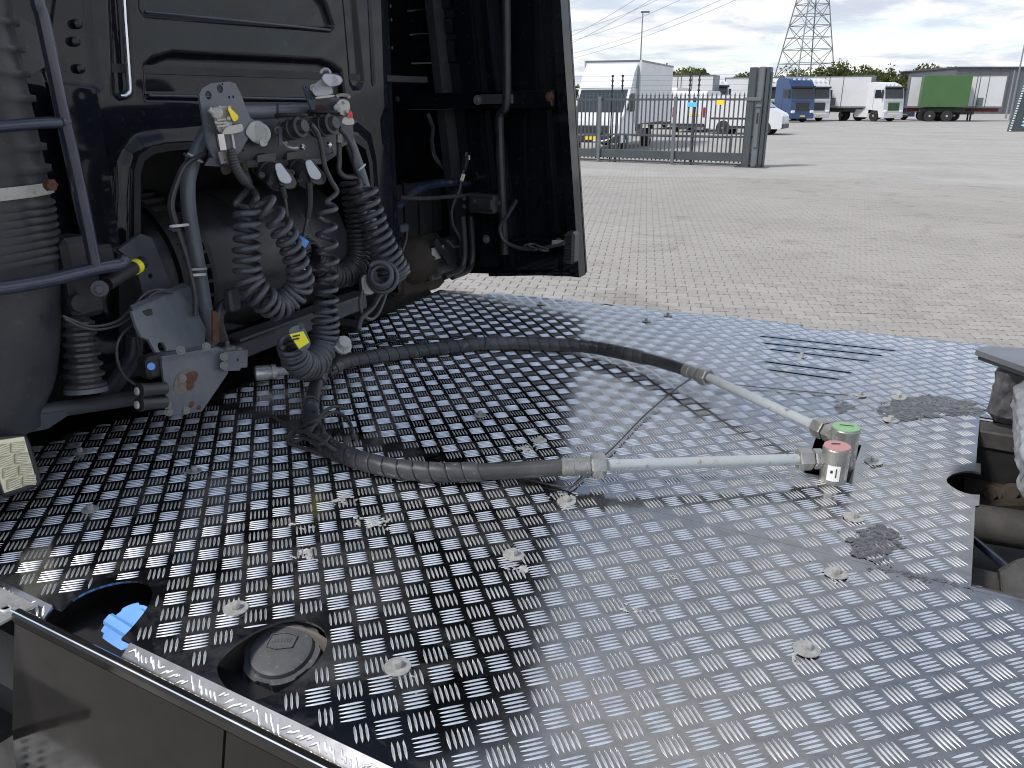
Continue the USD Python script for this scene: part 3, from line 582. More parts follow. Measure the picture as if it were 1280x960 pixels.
# bits round the engine seen past the coils, under the fairing
m = MB(); m.box(P(520, 262, -2.0), (0.02, 0.75, 0.22), b=0.004)
for k in range(7): m.box(P(470 + 18 * k, 262, -1.985), (0.012, 0.012, 0.21))
part(TRUCK, 'slatted_shield', m, M['black_part'])
m = MB(); p = pts([(485, 262), (497, 258), (520, 238), (545, 230), (575, 229), (590, 232), (600, 240)], -1.85); m.tube(spline(p, 6), 0.017, 10); part(TRUCK, 'stay_tube', m, M['navy_paint'])
m = MB(); m.box(P(500, 330, -2.05), (0.25, 0.35, 0.24), b=0.03); m.ball(P(515, 325, -1.95), (0.10, 0.12, 0.10)); part(TRUCK, 'engine_side', m, M['brown_dirt'])
m = MB(); m.box(P(552, 322, -1.90), (0.05, 0.24, 0.16), b=0.01); m.box(P(548, 316, -1.87), (0.02, 0.12, 0.07), b=0.004); hb = part(TRUCK, 'battery_box', m, M['black_plastic'])
m = MB(); m.box(P(547, 316, -1.857), (0.004, 0.085, 0.05)); part(hb, 'warning_label', m, M['grey_cap'])
m = MB(); m.bar(P(543, 300, -1.84), P(562, 330, -1.84), 0.01, 0.025); part(hb, 'strap', m, M['black_part'])
for q in ((576, 321), (553, 343), (493, 280)): bolt(P(*q, -1.86), EX, 0.010, hb)
for dx in (0, 10):
    m = tubeX([(578 + dx, 270), (580 + dx, 300), (580 + dx, 325), (574 + dx, 338), (555 + dx, 346)], -1.80, 8); part(TRUCK, 'cable_duct', m, M['black_plastic'])
m = MB(); th = np.radians(np.linspace(-5, 110, 22)); c = V(-2.28, 2.42, 0.62)
for r0, r1, x0, x1 in ((0.50, 0.53, 0, 0.34),):
    prof = sg.Polygon([(c[0] + r1 * math.cos(t), c[2] + r1 * math.sin(t)) for t in th] + [(c[0] + r0 * math.cos(t), c[2] + r0 * math.sin(t)) for t in th[::-1]])
    m.prism(prof, V(0, 2.25, 0), EX, EZ, EY, 0.50)
part(TRUCK, 'mudguard', m, M['black_plastic'])
m = MB(); m.lathe(V(-2.30, 2.40, 0.50), EY, [(0, .28), (0.01, .42), (.05, .48), (.25, .49), (.30, .46), (.31, .3)], 40); part(TRUCK, 'tyre', m, M['tyre'])
m = MB(); m.tube(spline(pts([(508, 288), (508, 296), (506, 305), (500, 322)], -1.84), 6), 0.005, 8); m.box(P(504, 285, -1.84), (0.02, 0.05, 0.03), b=0.004); part(TRUCK, 'sensor', m, M['dark_steel'])
# wiring on the cab corner
m = MB(); m.tube(spline(pts([(535, 142), (541, 160), (540, 178), (545, 198), (557, 211), (567, 203), (575, 194), (583, 187)], -1.95), 8), 0.008, 8); part(TRUCK, 'wire', m, M['rubber'])
m = MB(); m.tube(spline(pts([(583, 190), (582, 206), (578, 220), (574, 240), (565, 262), (566, 280), (574, 296), (576, 306), (568, 308), (558, 300)], -1.82), 8), 0.006, 8); part(TRUCK, 'wire', m, M['rubber'])
m = MB(); m.bar(P(584, 194, -1.82), P(580, 212, -1.82), 0.022, 0.02, b=.003); m.bar(P(579, 220, -1.82), P(577, 228, -1.82), 0.014, 0.012); c = part(TRUCK, 'plug', m, M['black_part'])
m = MB(); m.bar(P(586, 194, -1.81), P(586, 200, -1.81), 0.008, 0.006); m.bar(P(579.5, 218, -1.81), P(577, 226, -1.81), 0.012, 0.008); part(c, 'plug_clip', m, M['lamp_shell'])
m = MB(); m.tube(spline(pts([(500, 247), (530, 248), (560, 246), (590, 243), (612, 236), (622, 240)], -1.80), 8), 0.008, 8); part(TRUCK, 'wire', m, M['rubber'])

# ------------------------------------------------------------------ left: air intake, grab frame, damper, ram
ax_ = V(-1.66, 0.86, 0)
def ring_at(px, py):                               # z and half width of the duct from its right edge in the picture
    q = P(px, py, -1.60); return q[2], q[1]
prof = []
edge = [(2, -60), (8, 0), (12, 22), (15, 26), (15, 40), (12, 42)]
ys = [30, 64, 95, 126, 157, 187, 214]
secs = [(14, -70)]
for k, y in enumerate(ys): x = 17 + (y - 30) * 0.225; secs += [(x - 2, y - 8), (x + 6, y - 7), (x + 7, y + 1), (x, y + 2)]
secs += [(60, 224), (61, 226), (62, 244), (63, 247)]
for k in range(8): y = 250 + k * 9.5; x = 64 + k * 1.6; secs += [(x - 2, y), (x + 4, y + 1.5), (x + 6, y + 4.5), (x + 4, y + 7.5), (x - 2, y + 9)]
secs += [(76, 330), (77, 360), (76, 400), (74, 440), (70, 470), (64, 490), (56, 505), (50, 514), (50, 532)]
m = MB(); SE = 40; vs = []
ph = np.linspace(0, 2 * np.pi, SE, endpoint=False); sc = lambda c: np.sign(c) * np.abs(c) ** 0.55
for px, py in secs:
    z, yr = ring_at(px, py); half = max(yr - 0.645, 0.05)
    vs.append(np.c_[-1.72 + 0.15 * min(1, half / .3 + .3) * sc(np.cos(ph)), 0.68 + half * sc(np.sin(ph)), np.full(SE, z)])
v = np.concatenate(vs); i, j = np.meshgrid(np.arange(len(secs) - 1), np.arange(SE), indexing='ij')
q = np.stack([i * SE + j, (i + 1) * SE + j, (i + 1) * SE + (j + 1) % SE, i * SE + (j + 1) % SE], -1).reshape(-1, 4)
m.add(v, q); intake = part(TRUCK, 'air_intake', m, M['duct_plastic'], 'ribbed black air intake duct at the left edge', smooth=40)
m = MB(); vs = []
for px, py in ((63, 228), (65.5, 229), (66, 242), (63.5, 243)):
    z, yr = ring_at(px, py); half = yr - 0.643; vs.append(np.c_[-1.72 + 0.155 * sc(np.cos(ph)), 0.68 + half * sc(np.sin(ph)), np.full(SE, z)])
i, j = np.meshgrid(np.arange(3), np.arange(SE), indexing='ij'); q = np.stack([i * SE + j, (i + 1) * SE + j, (i + 1) * SE + (j + 1) % SE, i * SE + (j + 1) % SE], -1).reshape(-1, 4)
m.add(np.concatenate(vs), q); cl = part(intake, 'clamp_band', m, M['cast_alu'])
m = MB(); m.cyl(P(57, 233, -1.56), P(66, 230, -1.56), 0.009); m.nut(P(62, 231, -1.555), EX, 0.012, 0.01); part(intake, 'clamp_bolt', m, M['rust'])
m = MB(); m.plate(pts([(6, 12), (55, 38), (60, 82), (38, 93), (25, 102), (14, 60)], -1.72), 0.02); part(TRUCK, 'intake_bracket', m, M['duct_plastic'])
m = MB(); m.plate(pts([(0, 525), (80, 514), (87, 518), (60, 536), (0, 548)], -1.60), 0.03); part(TRUCK, 'intake_foot', m, M['dark_steel'])
grab = tubeX([(38, -80), (47, 0), (54, 26), (78, 140), (97, 225), (120, 338)], -1.52, 17); grab = part(TRUCK, 'grab_frame', grab, M['navy_paint'])
for l, w in (([(-60, 162), (0, 158), (50, 154), (80, 153)], 15), ([(-60, 366), (0, 360), (60, 350), (118, 336), (150, 330), (156, 322)], 17)):
    part(grab, 'cross_tube', tubeX(l, -1.52, w), M['navy_paint'])
m = MB(); m.cyl(P(75, 152, -1.52), P(84, 152, -1.52), rp(P(80, 152, -1.52), 17)); part(grab, 'weld_collar', m, M['navy_paint'])
ram = MB(); ram.cyl(P(133, 355, -1.53), P(178, 328, -1.58), rp(P(150, 345, -1.55), 17)); ram = part(TRUCK, 'cab_damper', ram, M['black_part'])
m = MB(); d_ = unit(P(178, 328, -1.58) - P(133, 355, -1.53)); m.cyl(P(167, 335, -1.567), P(172, 332, -1.573), rp(P(170, 334, -1.57), 18.5)); part(ram, 'yellow_label', m, M['label_yellow'])
m = MB(); c = P(124, 361, -1.51); m.lathe(c, -unit(ray(124, 361)), [(-.02, .018), (0.0, .018), (0.004, .016), (0.005, .010)], 20); m.nut(c + V(.006, -.004, 0), -unit(ray(124, 361)), 0.009, 0.009); part(ram, 'damper_bush', m, M['dark_steel'])
m = MB(); m.plate(pts([(148, 312), (176, 292), (190, 297), (205, 335), (217, 362), (182, 380), (172, 340), (160, 322)], -1.64), 0.012, holes=[(P(188, 345, -1.64), .006)]); part(TRUCK, 'damper_bracket', m, M['dark_steel'])
m = MB(); m.plate(pts([(148, 318), (160, 322), (180, 385), (175, 470), (150, 470)], -1.70), 0.012); part(TRUCK, 'cab_support', m, M['black_part'])
sp = MB(); a, b = P(96, 395, -1.62), P(108, 490, -1.60); ax2 = unit(b - a); L = np.linalg.norm(b - a)
prof = [(0, .02)]
for k in range(7): t = L * (k + .3) / 7.4; w = .030 + .0016 * k; prof += [(t, w - .006), (t + L * .035, w + .003), (t + L * .07, w + .003), (t + L * .10, w - .006)]
prof += [(L, .042), (L + .002, .03)]
sp.lathe(a, ax2, prof, 26); sp = part(TRUCK, 'cab_spring_bellows', sp, M['rubber'])
m = MB(); m.lathe(b - ax2 * .012, ax2, [(0, .036), (.002, .044), (.012, .044), (.014, .03)], 26); part(sp, 'bellows_ring', m, M['grey_steel'])
m = MB(); m.box(P(93, 345, -1.63), (0.08, 0.075, 0.17), b=0.012); m.box(P(108, 322, -1.66), (0.05, 0.11, 0.05), b=0.008); m.lathe(P(95, 378, -1.585), EX, [(0, .02), (.012, .018), (.014, .01)], 16); part(TRUCK, 'spring_housing', m, M['black_part'])
for l, w in (([(78, 395), (95, 402), (115, 408), (145, 402), (165, 385), (180, 368), (195, 362), (215, 363)], 3.6), ([(80, 398), (100, 408), (122, 412), (150, 405), (172, 388), (185, 372), (200, 364), (216, 366)], 3.6), ([(172, 402), (155, 415), (146, 432), (148, 455), (158, 472), (175, 484)], 4), ([(171, 408), (172, 425), (178, 445), (190, 458)], 4)):
    part(TRUCK, 'air_line', tubeX(l, -1.56, w, sides=8), M['rubber'])
part(TRUCK, 'cross_tube', tubeX([(-60, 532), (0, 525), (70, 512), (130, 503), (185, 495)], -1.62, 21), M['dark_steel'])
part(TRUCK, 'lever_arm', tubeX([(168, 420), (166, 445), (150, 470), (128, 497)], -1.68, 22), M['dark_steel'])
# folded grey brackets with the valve block
XB = -1.50
fb = MB(); fb.plate([P(165, 388, XB - .02), P(236, 357, XB - .10), P(243, 362, XB - .10), P(246, 395, XB - .08), P(258, 411, XB - .06), P(260, 431, XB - .03), P(191, 442, XB), P(187, 424, XB), P(177, 421, XB), P(169, 408, XB - .01)], 0.006, holes=[(P(204, 434, XB), .013)])
fbr = part(TRUCK, 'folded_bracket', fb, M['grey_steel'], 'grey folded steel bracket beside the deck')
m = MB(); m.plate([P(166, 387, XB - .018), P(235, 356, XB - .098), P(228, 354, XB - .11), P(163, 381, XB - .03)], 0.005); part(fbr, 'fold_edge', m, M['grey_steel'])
m = MB(); m.box(P(184, 391, XB - .03), (0.006, 0.022, 0.012)); part(fbr, 'slot_insert', m, M['black_part'])
XC = -1.46
bx = MB(); top = [(190, 442), (262, 428), (303, 437), (284, 441), (203, 448)]
bx.plate([P(203, 446, XC), P(270, 434, XC - .02), P(284, 438, XC - .02), P(284, 466, XC - .02), P(254, 515, XC), P(209, 520, XC)], 0.006)
bx.plate([P(191, 440, XC - .06), P(262, 428, XC - .09), P(284, 438, XC - .02), P(203, 447, XC)], 0.006)
bxp = part(TRUCK, 'valve_cover', bx, M['grey_steel'], 'grey valve cover plate with brown rust patches')
m = MB(); m.plate([P(280, 440, XC - .0), P(310, 437, XC - .0), P(309, 459, XC), P(301, 460, XC), P(300, 463, XC), P(280, 464, XC)], 0.005, holes=[(P(297, 450, XC), .004)]); part(bxp, 'side_lug', m, M['grey_steel'])
for q in ((226, 438), (258, 433), (209, 506 - 0), (211, 515), (232, 513), (280, 446), (280, 457), (228, 473)): bolt(P(*q, XC + .001), unit(CAM - P(*q, XC)), 0.0055, bxp, 'bolt_grey', h=0.006)
def blob(c, n, r, seed, lift=0.0012):
    """A thin uneven patch (rust, grease) lying on a surface."""
    u, v_, w = frame(n); g = np.random.default_rng(seed); th = np.linspace(0, 2 * np.pi, 26, endpoint=False)
    rad = r * (0.72 + 0.34 * meshkit.fbm(np.c_[np.cos(th) * 1.6 + seed, np.sin(th) * 1.6, np.zeros(26)], 3, seed)); vv = [np.asarray(c) + w * lift]
    for f_, k in ((0.6, lift * .8), (1.0, -.0004)):
        for t, q in zip(th, rad): vv.append(np.asarray(c) + (u * math.cos(t) + v_ * math.sin(t) * .8) * q * f_ + w * k)
    f = []
    for k in range(26): k2 = (k + 1) % 26; f += [[0, 1 + k, 1 + k2], [1 + k, 27 + k, 27 + k2], [1 + k, 27 + k2, 1 + k2]]
    return np.array(vv), np.array(f)
nb = unit(np.cross(P(270, 434, XC - .02) - P(203, 446, XC), P(209, 520, XC) - P(203, 446, XC))); nb = nb if nb @ (CAM - P(230, 470, XC)) > 0 else -nb
m = MB(); m.add(*blob(P(232, 478, XC - .008) + nb * .0032, nb, .040, 77)); part(bxp, 'tan_stain', m, M['stain'])
m = MB(); m.add(*blob(P(225, 506, XC - .008) + nb * .0032, nb, .028, 78)); part(bxp, 'tan_stain', m, M['stain'])
for k, (q, r) in enumerate((((238, 472), .021), ((236, 482), .014), ((213, 473), .008), ((216, 508), .012), ((238, 506), .016), ((222, 492), .010), ((247, 509), .008))):
    m = MB(); m.add(*blob(P(*q, XC - .008) + nb * .004, nb, r, 20 + k)); part(bxp, 'rust_patch', m, M['rust'])
vb = MB()
for q in (488, 505):
    a, b = P(176, q, XC + .0), P(206, q - 3, XC - .0); vb.cyl(a, b, rp(a, 17)); 
    vb.lathe(a, unit(a - b), [(-.004, rp(a, 19)), (.004, rp(a, 19)), (.005, rp(a, 12))], 20)
vbp = part(TRUCK, 'valve_block', vb, M['black_plastic'])
for q in (488, 505): m = MB(); a = P(175, q, XC); m.lathe(a + V(0, -.006, 0), V(-.2, -1, .2), [(0, .009), (.004, .008), (.005, .004)], 14); part(vbp, 'port_plug', m, M['grey_cap'])
m = MB(); a = P(190, 457, XC - .03); m.box(a, (0.04, 0.05, 0.05), b=0.008); c = part(TRUCK, 'valve_coil', m, M['black_part'])
m = MB(); m.lathe(P(189, 458, XC - .005), unit(CAM - a), [(0, .008), (.006, .008), (.006, .005)], 16); part(c, 'blue_ring', m, M['blue_cap'])
part(TRUCK, 'coolant_hose', tubeX([(278, 425), (272, 405), (275, 388), (290, 375), (310, 368), (330, 366)], -1.60, 15), M['rubber'])
m = MB(); a = P(290, 375, -1.57); m.box(a, (0.03, 0.035, 0.055), b=0.006); part(TRUCK, 'hose_clip', m, M['dark_steel'])
m = MB(); m.plate(pts([(266, 388), (272, 390), (275, 428), (266, 428)], -1.53), 0.006); part(TRUCK, 'rusty_strip', m, M['rust'])
m = MB(); m.cyl(P(284, 428, -1.52), P(284, 436, -1.50), .005); m.box(P(285, 437, -1.5), (.02, .035, .014), b=.003); m.lathe(P(297, 437, -1.49), EX, [(0, .008), (.01, .007)], 12); part(TRUCK, 'small_fitting', m, M['fitting'])
part(TRUCK, 'sensor_wire', tubeX([(290, 437), (302, 430), (318, 424), (345, 415)], -1.55, 1.6, sides=6), M['cord'])

# ------------------------------------------------------------------ hose rail and connector panel
XR = -1.58
rl = [(263, 430), (258, 395), (250, 345), (242, 300), (236, 262), (235, 228), (241, 202), (252, 178), (263, 158), (276, 145), (292, 141), (330, 139.5), (375, 137), (400, 138), (420, 148), (434, 172), (445, 200), (455, 232), (462, 262), (466, 300)]
p = pts(rl, XR); m = MB(); m.tube(spline(p, 7), rp(P(240, 250, XR), 18.5), 18); hrail = part(TRUCK, 'hose_rail', m, M['grey_steel'], 'bent grey tube carrying the air and electric sockets')
for k, (dx, w) in enumerate(((-8, 5.5), (-13, 5), (-10, 4.5))):
    l = [(262 + dx * .6, 192), (240 + dx * .7, 205), (226 + dx * .5, 228), (222 + dx * .8, 256), (228 + dx * .7, 285), (236 + dx * .5, 315), (243 + dx * .4, 345), (249 + dx * .5, 372), (246 + dx * .2, 395)]
    part(TRUCK, 'rail_cable', tubeX(l, XR + 0.02 + .006 * k, w, sides=8), M['rubber'])
def tie(a, b, x, w, mat, name='cable_tie', bulge=0.012):
    a, b = P(*a, x), P(*b, x); n = unit(CAM - a); mm = MB(); c = (a + b) / 2
    q = spline([a - n * bulge * 1.2, a, c + n * bulge, b, b - n * bulge * 1.2], 6); t_, A, B = transport(q)
    mm.tube(q, w, 6); return part(TRUCK, name, mm, M[mat])
tie((236, 193), (252, 202), XR + .012, .0035, 'white_tie'); tie((231, 193), (236, 196), XR + .03, .004, 'cord'); tie((214, 283), (234, 281), XR + .03, .0035, 'white_tie'); tie((212, 287), (222, 288), XR + .03, .004, 'cord')
tie((237, 337), (257, 336), XR + .02, .003, 'grey_cap'); tie((239, 344), (256, 343), XR + .02, .0035, 'white_tie'); tie((347, 131), (347, 148), XR + .01, .003, 'cord'); tie((447, 214), (456, 206), XR + .012, .003, 'white_tie')
XP = -1.54
def pl(l, x, t, holes=()): mm = MB(); mm.plate(pts(l, x), t, holes=[(P(*q[:2], x), rp(P(*q[:2], x), q[2] * 2)) for q in holes]); return mm
panel = part(TRUCK, 'socket_panel', pl([(262, 196), (268, 150), (315, 150), (441, 146), (442, 176), (420, 188), (402, 198), (300, 201)], XP, 0.006, [(299, 171, 1.6), (307, 178, 1.8), (309, 164, 2.), (283, 181, 1.6), (296, 186, 1.4), (304, 188, 1.4)]), M['dark_steel'], 'dark steel panel holding the electric sockets')
m = pl([(262, 197), (300, 201), (402, 198), (420, 188), (424, 192), (404, 205), (300, 210), (256, 207)], XP + .02, 0.004); part(panel, 'lower_flange', m, M['dark_steel'])
lp = part(panel, 'coupling_plate', pl([(249, 118), (253, 110), (264, 104), (287, 102), (294, 104), (300, 115), (307, 133), (313, 147), (320, 152), (318, 160), (300, 190), (284, 201), (268, 200), (258, 178), (254, 150)], XP + .018, 0.006, [(260.5, 119, 5), (275, 111, 5), (286.5, 121.5, 1.7), (291.5, 121, 1.7), (278, 105, 1.4), (261, 137, 1.5)]), M['grey_steel'], 'pale grey plate with two round holes')
lp2 = part(panel, 'coupling_plate', pl([(379, 108), (381, 105), (386, 104), (393, 118), (397, 122), (424, 122), (436, 132), (437, 146), (393, 146)], XP + .012, 0.006, [(382, 109, 1.2), (389, 124, 1.2)]), M['grey_steel'], 'grey plate with rust under the white socket')
m = MB(); m.add(*blob(P(400, 139, XP + .02), unit(CAM - P(400, 139, XP)), 0.022, 5)); part(lp2, 'rust_patch', m, M['rust'])
def toward(px, py, x): return unit(CAM - P(px, py, x))
def disc(q, x, prof_px, axis=None, sides=24):
    """A turned piece: (millimetres along the axis, pixel radius) pairs."""
    c = P(*q, x); s = rp(c, 2); mm = MB(); mm.lathe(c, toward(*q, x) if axis is None else unit(axis), [(a / 1000, r * s) for a, r in prof_px], sides); return mm
def soft(l):
    q = np.array(l, float); r = np.roll(q, -1, 0); return np.stack([q * .8 + r * .2, q * .2 + r * .8], 1).reshape(-1, 2)
def solid(l, x0, x1, b=0):
    """A convex block between two depths with the given outline in the nearer one."""
    l = soft(soft(l)); a, c = pts(l, x0), pts(l, x1); mm = MB(); o = a.mean(0); mm.hull(np.vstack([o + (a - o) * .93 + (a - c) * .12, a, c])); return mm
# air coupling with the yellow lever
XG = -1.50
ga = part(panel, 'air_coupling', solid([(266, 141), (272, 133), (283, 131), (290, 137), (291, 152), (288, 166), (275, 168), (269, 158)], XG, XG - .04), M['cast_alu'], 'cast air coupling with yellow lever')
m = disc((271, 141), XG + .005, [(-5, 7.5), (6, 7.5), (9, 6), (10, 3)]); m.add(*[(x.vertices, x.faces) for x in [disc((281, 157), XG + .004, [(-5, 6), (5, 6), (7, 4)]).mesh()]][0]); part(ga, 'boss', m, M['cast_alu'])
for q, w in (((275, 134), 2.2), ((287, 134), 2.2), ((270, 153), 2.0), ((286, 148), 2.6)): part(ga, 'screw', disc(q, XG + .012, [(-4, w), (5, w), (6, w * .5)], sides=6), M['zinc'])
for y_ in (150, 154, 158): m = MB(); m.bar(P(271, y_, XG + .008), P(282, y_ - 1, XG + .010), .004, .004); part(ga, 'rib', m, M['cast_alu'])
m = MB(); m.cyl(P(284, 166, XG + .0), P(302, 162, XG + .012), rp(P(290, 164, XG), 6), sides=12); part(ga, 'lip', m, M['cast_alu'])
part(ga, 'claw', solid([(282, 158), (296, 156), (303, 154), (305, 163), (296, 167), (275, 169)], XG + .012, XG - .02), M['cast_alu'])
part(ga, 'lever', solid([(284, 134), (288, 134), (292, 142), (298, 144), (298, 149), (293, 153), (289, 148)], XG + .02, XG + .005), M['yellow'], 'yellow lever')
m = MB(); m.cyl(P(274, 167, XG + .005), P(278, 187, XG + .005), rp(P(276, 175, XG), 12), sides=20); part(ga, 'sleeve', m, M['chrome'])
m = MB(); m.bar(P(289, 168, XG), P(292, 187, XG), .008, .006); part(ga, 'clip', m, M['zinc'])
part(ga, 'tab', pl([(273, 190), (283, 189), (287, 203), (277, 205)], XG - .01, .004, [(281, 200, 1.4)]), M['zinc'])
part(ga, 'valve_box', solid([(274, 207), (287, 205), (291, 213), (287, 218), (278, 219)], XG - .02, XG - .05), M['brown_dirt'])
m = MB(); m.cyl(P(303, 203, XG - .02), P(305, 214, XG - .02), rp(P(303, 205, XG), 11), sides=14); part(ga, 'brass_end', m, M['brown_dirt'])
m = MB(); m.cyl(P(261, 136, XG), P(268, 141, XG + .005), rp(P(265, 138, XG), 8)); part(ga, 'inlet', m, M['cast_alu'])
# round grey covered socket
sk = part(panel, 'round_socket', solid([(305, 166), (313, 152), (325, 150), (334, 160), (337, 172), (328, 182), (316, 178)], XP + .02, XP), M['grey_cap'], 'round grey socket with its cover shut')
part(sk, 'cover', disc((325, 167), XP + .022, [(0, 13), (9, 13), (12, 11.5), (12.5, 9), (11.5, 8.5), (11.5, 1)]), M['grey_cap'])
part(sk, 'cover_tab', solid([(324, 174), (334, 172), (335, 181), (329, 184), (325, 182)], XP + .034, XP + .02), M['grey_cap'])
# the two black sockets on the panel, their lids turned up
for cx_, cy_ in ((366, 162), (405, 158)):
    s = MB(); c = P(cx_ - 14, cy_ + 3, XP + .02); ax = unit(P(cx_ + 16, cy_ - 5, XP + .10) - c); k = rp(c, 2)
    s.lathe(c, ax, [(0, 10 * k), (.01, 13 * k), (.016, 13 * k), (.018, 11.5 * k), (.032, 11.5 * k), (.034, 13 * k), (.042, 13 * k), (.044, 11.5 * k), (.056, 11.5 * k), (.058, 12.6 * k), (.066, 12.6 * k), (.068, 9 * k), (.08, 7 * k)], 24)
    s = part(panel, 'black_socket', s, M['black_plastic'])
    m = MB(); th = np.linspace(0, 2 * np.pi, 26); cc = P(cx_ - 2, cy_ - 18, XP + .05)
    m.tube(cc + np.cos(th)[:, None] * CR * .037 + np.sin(th)[:, None] * (CU * .006 + CF * .02), .0045, 7); part(s, 'lid_ring', m, M['black_part'])
    m = MB(); m.lathe(P(cx_ - 18, cy_ + 1, XP + .035), toward(cx_, cy_, XP), [(0, 5 * k), (.01, 5 * k), (.011, 2.5 * k), (.006, 2 * k)], 14); part(s, 'hinge_pin', m, M['dark_steel'])
m = disc((356, 178), XP + .03, [(0, 3.4), (5, 3.2), (6, 1)], sides=14); part(panel, 'rivet', m, M['grey_cap'])
part(panel, 'hinge_bracket', pl([(349, 160), (353, 159), (353, 181), (349, 182)], XP + .05, .004), M['dark_steel'])
m = MB(); th = np.linspace(2.2, 5.0, 16); c = P(368, 168, XP + .05); m.tube(c + np.cos(th)[:, None] * CR * .034 + np.sin(th)[:, None] * CU * .034, .004, 6); part(panel, 'spring_wire', m, M['zinc'])
for q in ((378, 184), (411, 181)): part(panel, 'foil_cap', disc(q, XP + .03, [(0, 3.8), (5, 3.8), (7, 2), (8, .5)], sides=8), M['chrome'])
# two hanging plugs with pale lids
for cx_, cy_, ld in ((341, 213, ((343, 205), (351, 203), (354, 212), (361, 217), (365, 224), (363, 229), (357, 230), (350, 227), (346, 219))), (378, 210, ((381, 201), (389, 199), (392, 208), (399, 213), (402, 219), (400, 224), (394, 225), (388, 222), (384, 214)))):
    a = P(cx_ - 17, cy_ - 9, XP - .01); b = P(cx_ + 9, cy_ + 11, XP + .07); ax = unit(b - a); k = rp(a, 2); s = MB(); L = np.linalg.norm(b - a)
    s.lathe(a, ax, [(0, 11 * k), (.006, 15 * k), (.016, 15 * k), (.018, 13 * k), (.03, 13 * k), (.032, 15 * k), (.044, 15 * k), (.046, 13 * k), (L * .72, 13.5 * k), (L * .78, 16 * k), (L, 16 * k), (L + .001, 4 * k)], 26)
    s = part(panel, 'plug_socket', s, M['black_plastic'], 'hanging black plug socket with pale grey lid')
    q = pts(ld, XP + .085); part(s, 'lid', solid(ld, XP + .088, XP + .078), M['lid_grey'], 'pale grey plug lid')
    o = np.mean(ld, 0); big_ = [tuple(o + (np.array(z) - o) * (1.45 if i > 2 and i < 8 else 1.15) + np.array((2, 2))) for i, z in enumerate(ld)]
    part(s, 'lid_rim', solid(big_, XP + .078, XP + .062), M['black_plastic'])
    for z in ((-14, 6), (-4, 15), (6, 20)): m = disc((cx_ + z[0], cy_ + z[1]), XP + .055, [(-4, 4.5), (8, 4.2), (10, 2.5), (9, 1.5)], sides=10); part(s, 'lug', m, M['black_plastic'])
    m = pl([(cx_ - 19, cy_ - 19), (cx_ + 4, cy_ - 22), (cx_ + 4, cy_ - 13), (cx_ - 19, cy_ - 10)], XP + .06, .006); part(s, 'hinge_plate', m, M['black_plastic'])
# white box socket
ws = part(panel, 'white_socket', solid([(388, 110), (402, 97), (412, 103), (418, 118), (394, 122)], XP + .05, XP + .015), M['lid_grey'], 'pale grey box socket with a hinged lid')
part(ws, 'socket_lid', solid([(401, 99), (405, 91), (425, 94), (429, 101), (424, 107), (411, 109)], XP + .085, XP + .045), M['lid_grey'])
m = MB(); th = np.linspace(0, np.pi, 14); c = P(407, 92, XP + .06); m.tube(c + np.cos(th)[:, None] * CR * .012 + np.sin(th)[:, None] * CU * .012, .0035, 7); part(ws, 'lid_loop', m, M['lid_grey'])
part(ws, 'port', disc((392, 110), XP + .052, [(0, 4.4), (4, 4.4), (4.5, 3.2), (0.5, 3)], sides=18), M['grey_cap'])
m = disc((416, 101), XP + .088, [(0, 6.5), (2, 6.5), (2.4, 5.5)], sides=18); part(ws, 'lid_disc', m, M['lid_grey'])
part(ws, 'base_rim', solid([(393, 121), (418, 118), (419, 121), (394, 124)], XP + .055, XP + .01), M['cast_alu'])
# air coupling with the red lever
gb = part(panel, 'air_coupling', solid([(418, 130), (428, 122), (437, 127), (438, 138), (433, 146), (424, 143)], XG + .02, XG - .03), M['cast_alu'], 'cast air coupling with red lever')
part(gb, 'boss', disc((422, 135), XG + .028, [(-4, 5), (5, 5), (7, 3.6)]), M['cast_alu'])
m = MB(); th = np.linspace(0.2, 2.9, 14); c = P(428, 122, XG + .02); m.tube(c + np.cos(th)[:, None] * CR * .018 + np.sin(th)[:, None] * (CU * .009 + CF * .005), .0045, 7); part(gb, 'cap_strap', m, M['cast_alu'])
for q, w in (((431, 128), 2.0), ((434, 140), 2.2), ((426, 142), 1.8)): part(gb, 'screw', disc(q, XG + .03, [(-4, w), (5, w), (6, w * .5)], sides=6), M['zinc'])
part(gb, 'lever', solid([(433, 146), (438, 137), (441, 142), (441, 147), (437, 147)], XG + .03, XG + .01), M['red'], 'red lever')
part(gb, 'claw', solid([(428, 147), (438, 144), (443, 150), (443, 156), (434, 157), (426, 154)], XG + .025, XG), M['cast_alu'])
m = MB(); m.cyl(P(423, 168, XG), P(424, 178, XG), rp(P(423, 170, XG), 7)); part(gb, 'nipple', m, M['fitting'])
m = MB(); m.cyl(P(431, 169, XG), P(433, 177, XG), rp(P(433, 170, XG), 5)); part(gb, 'nipple', m, M['fitting'])
part(gb, 'tab', pl([(415, 181), (422, 180), (423, 190), (418, 192)], XP + .03, .004), M['zinc'])

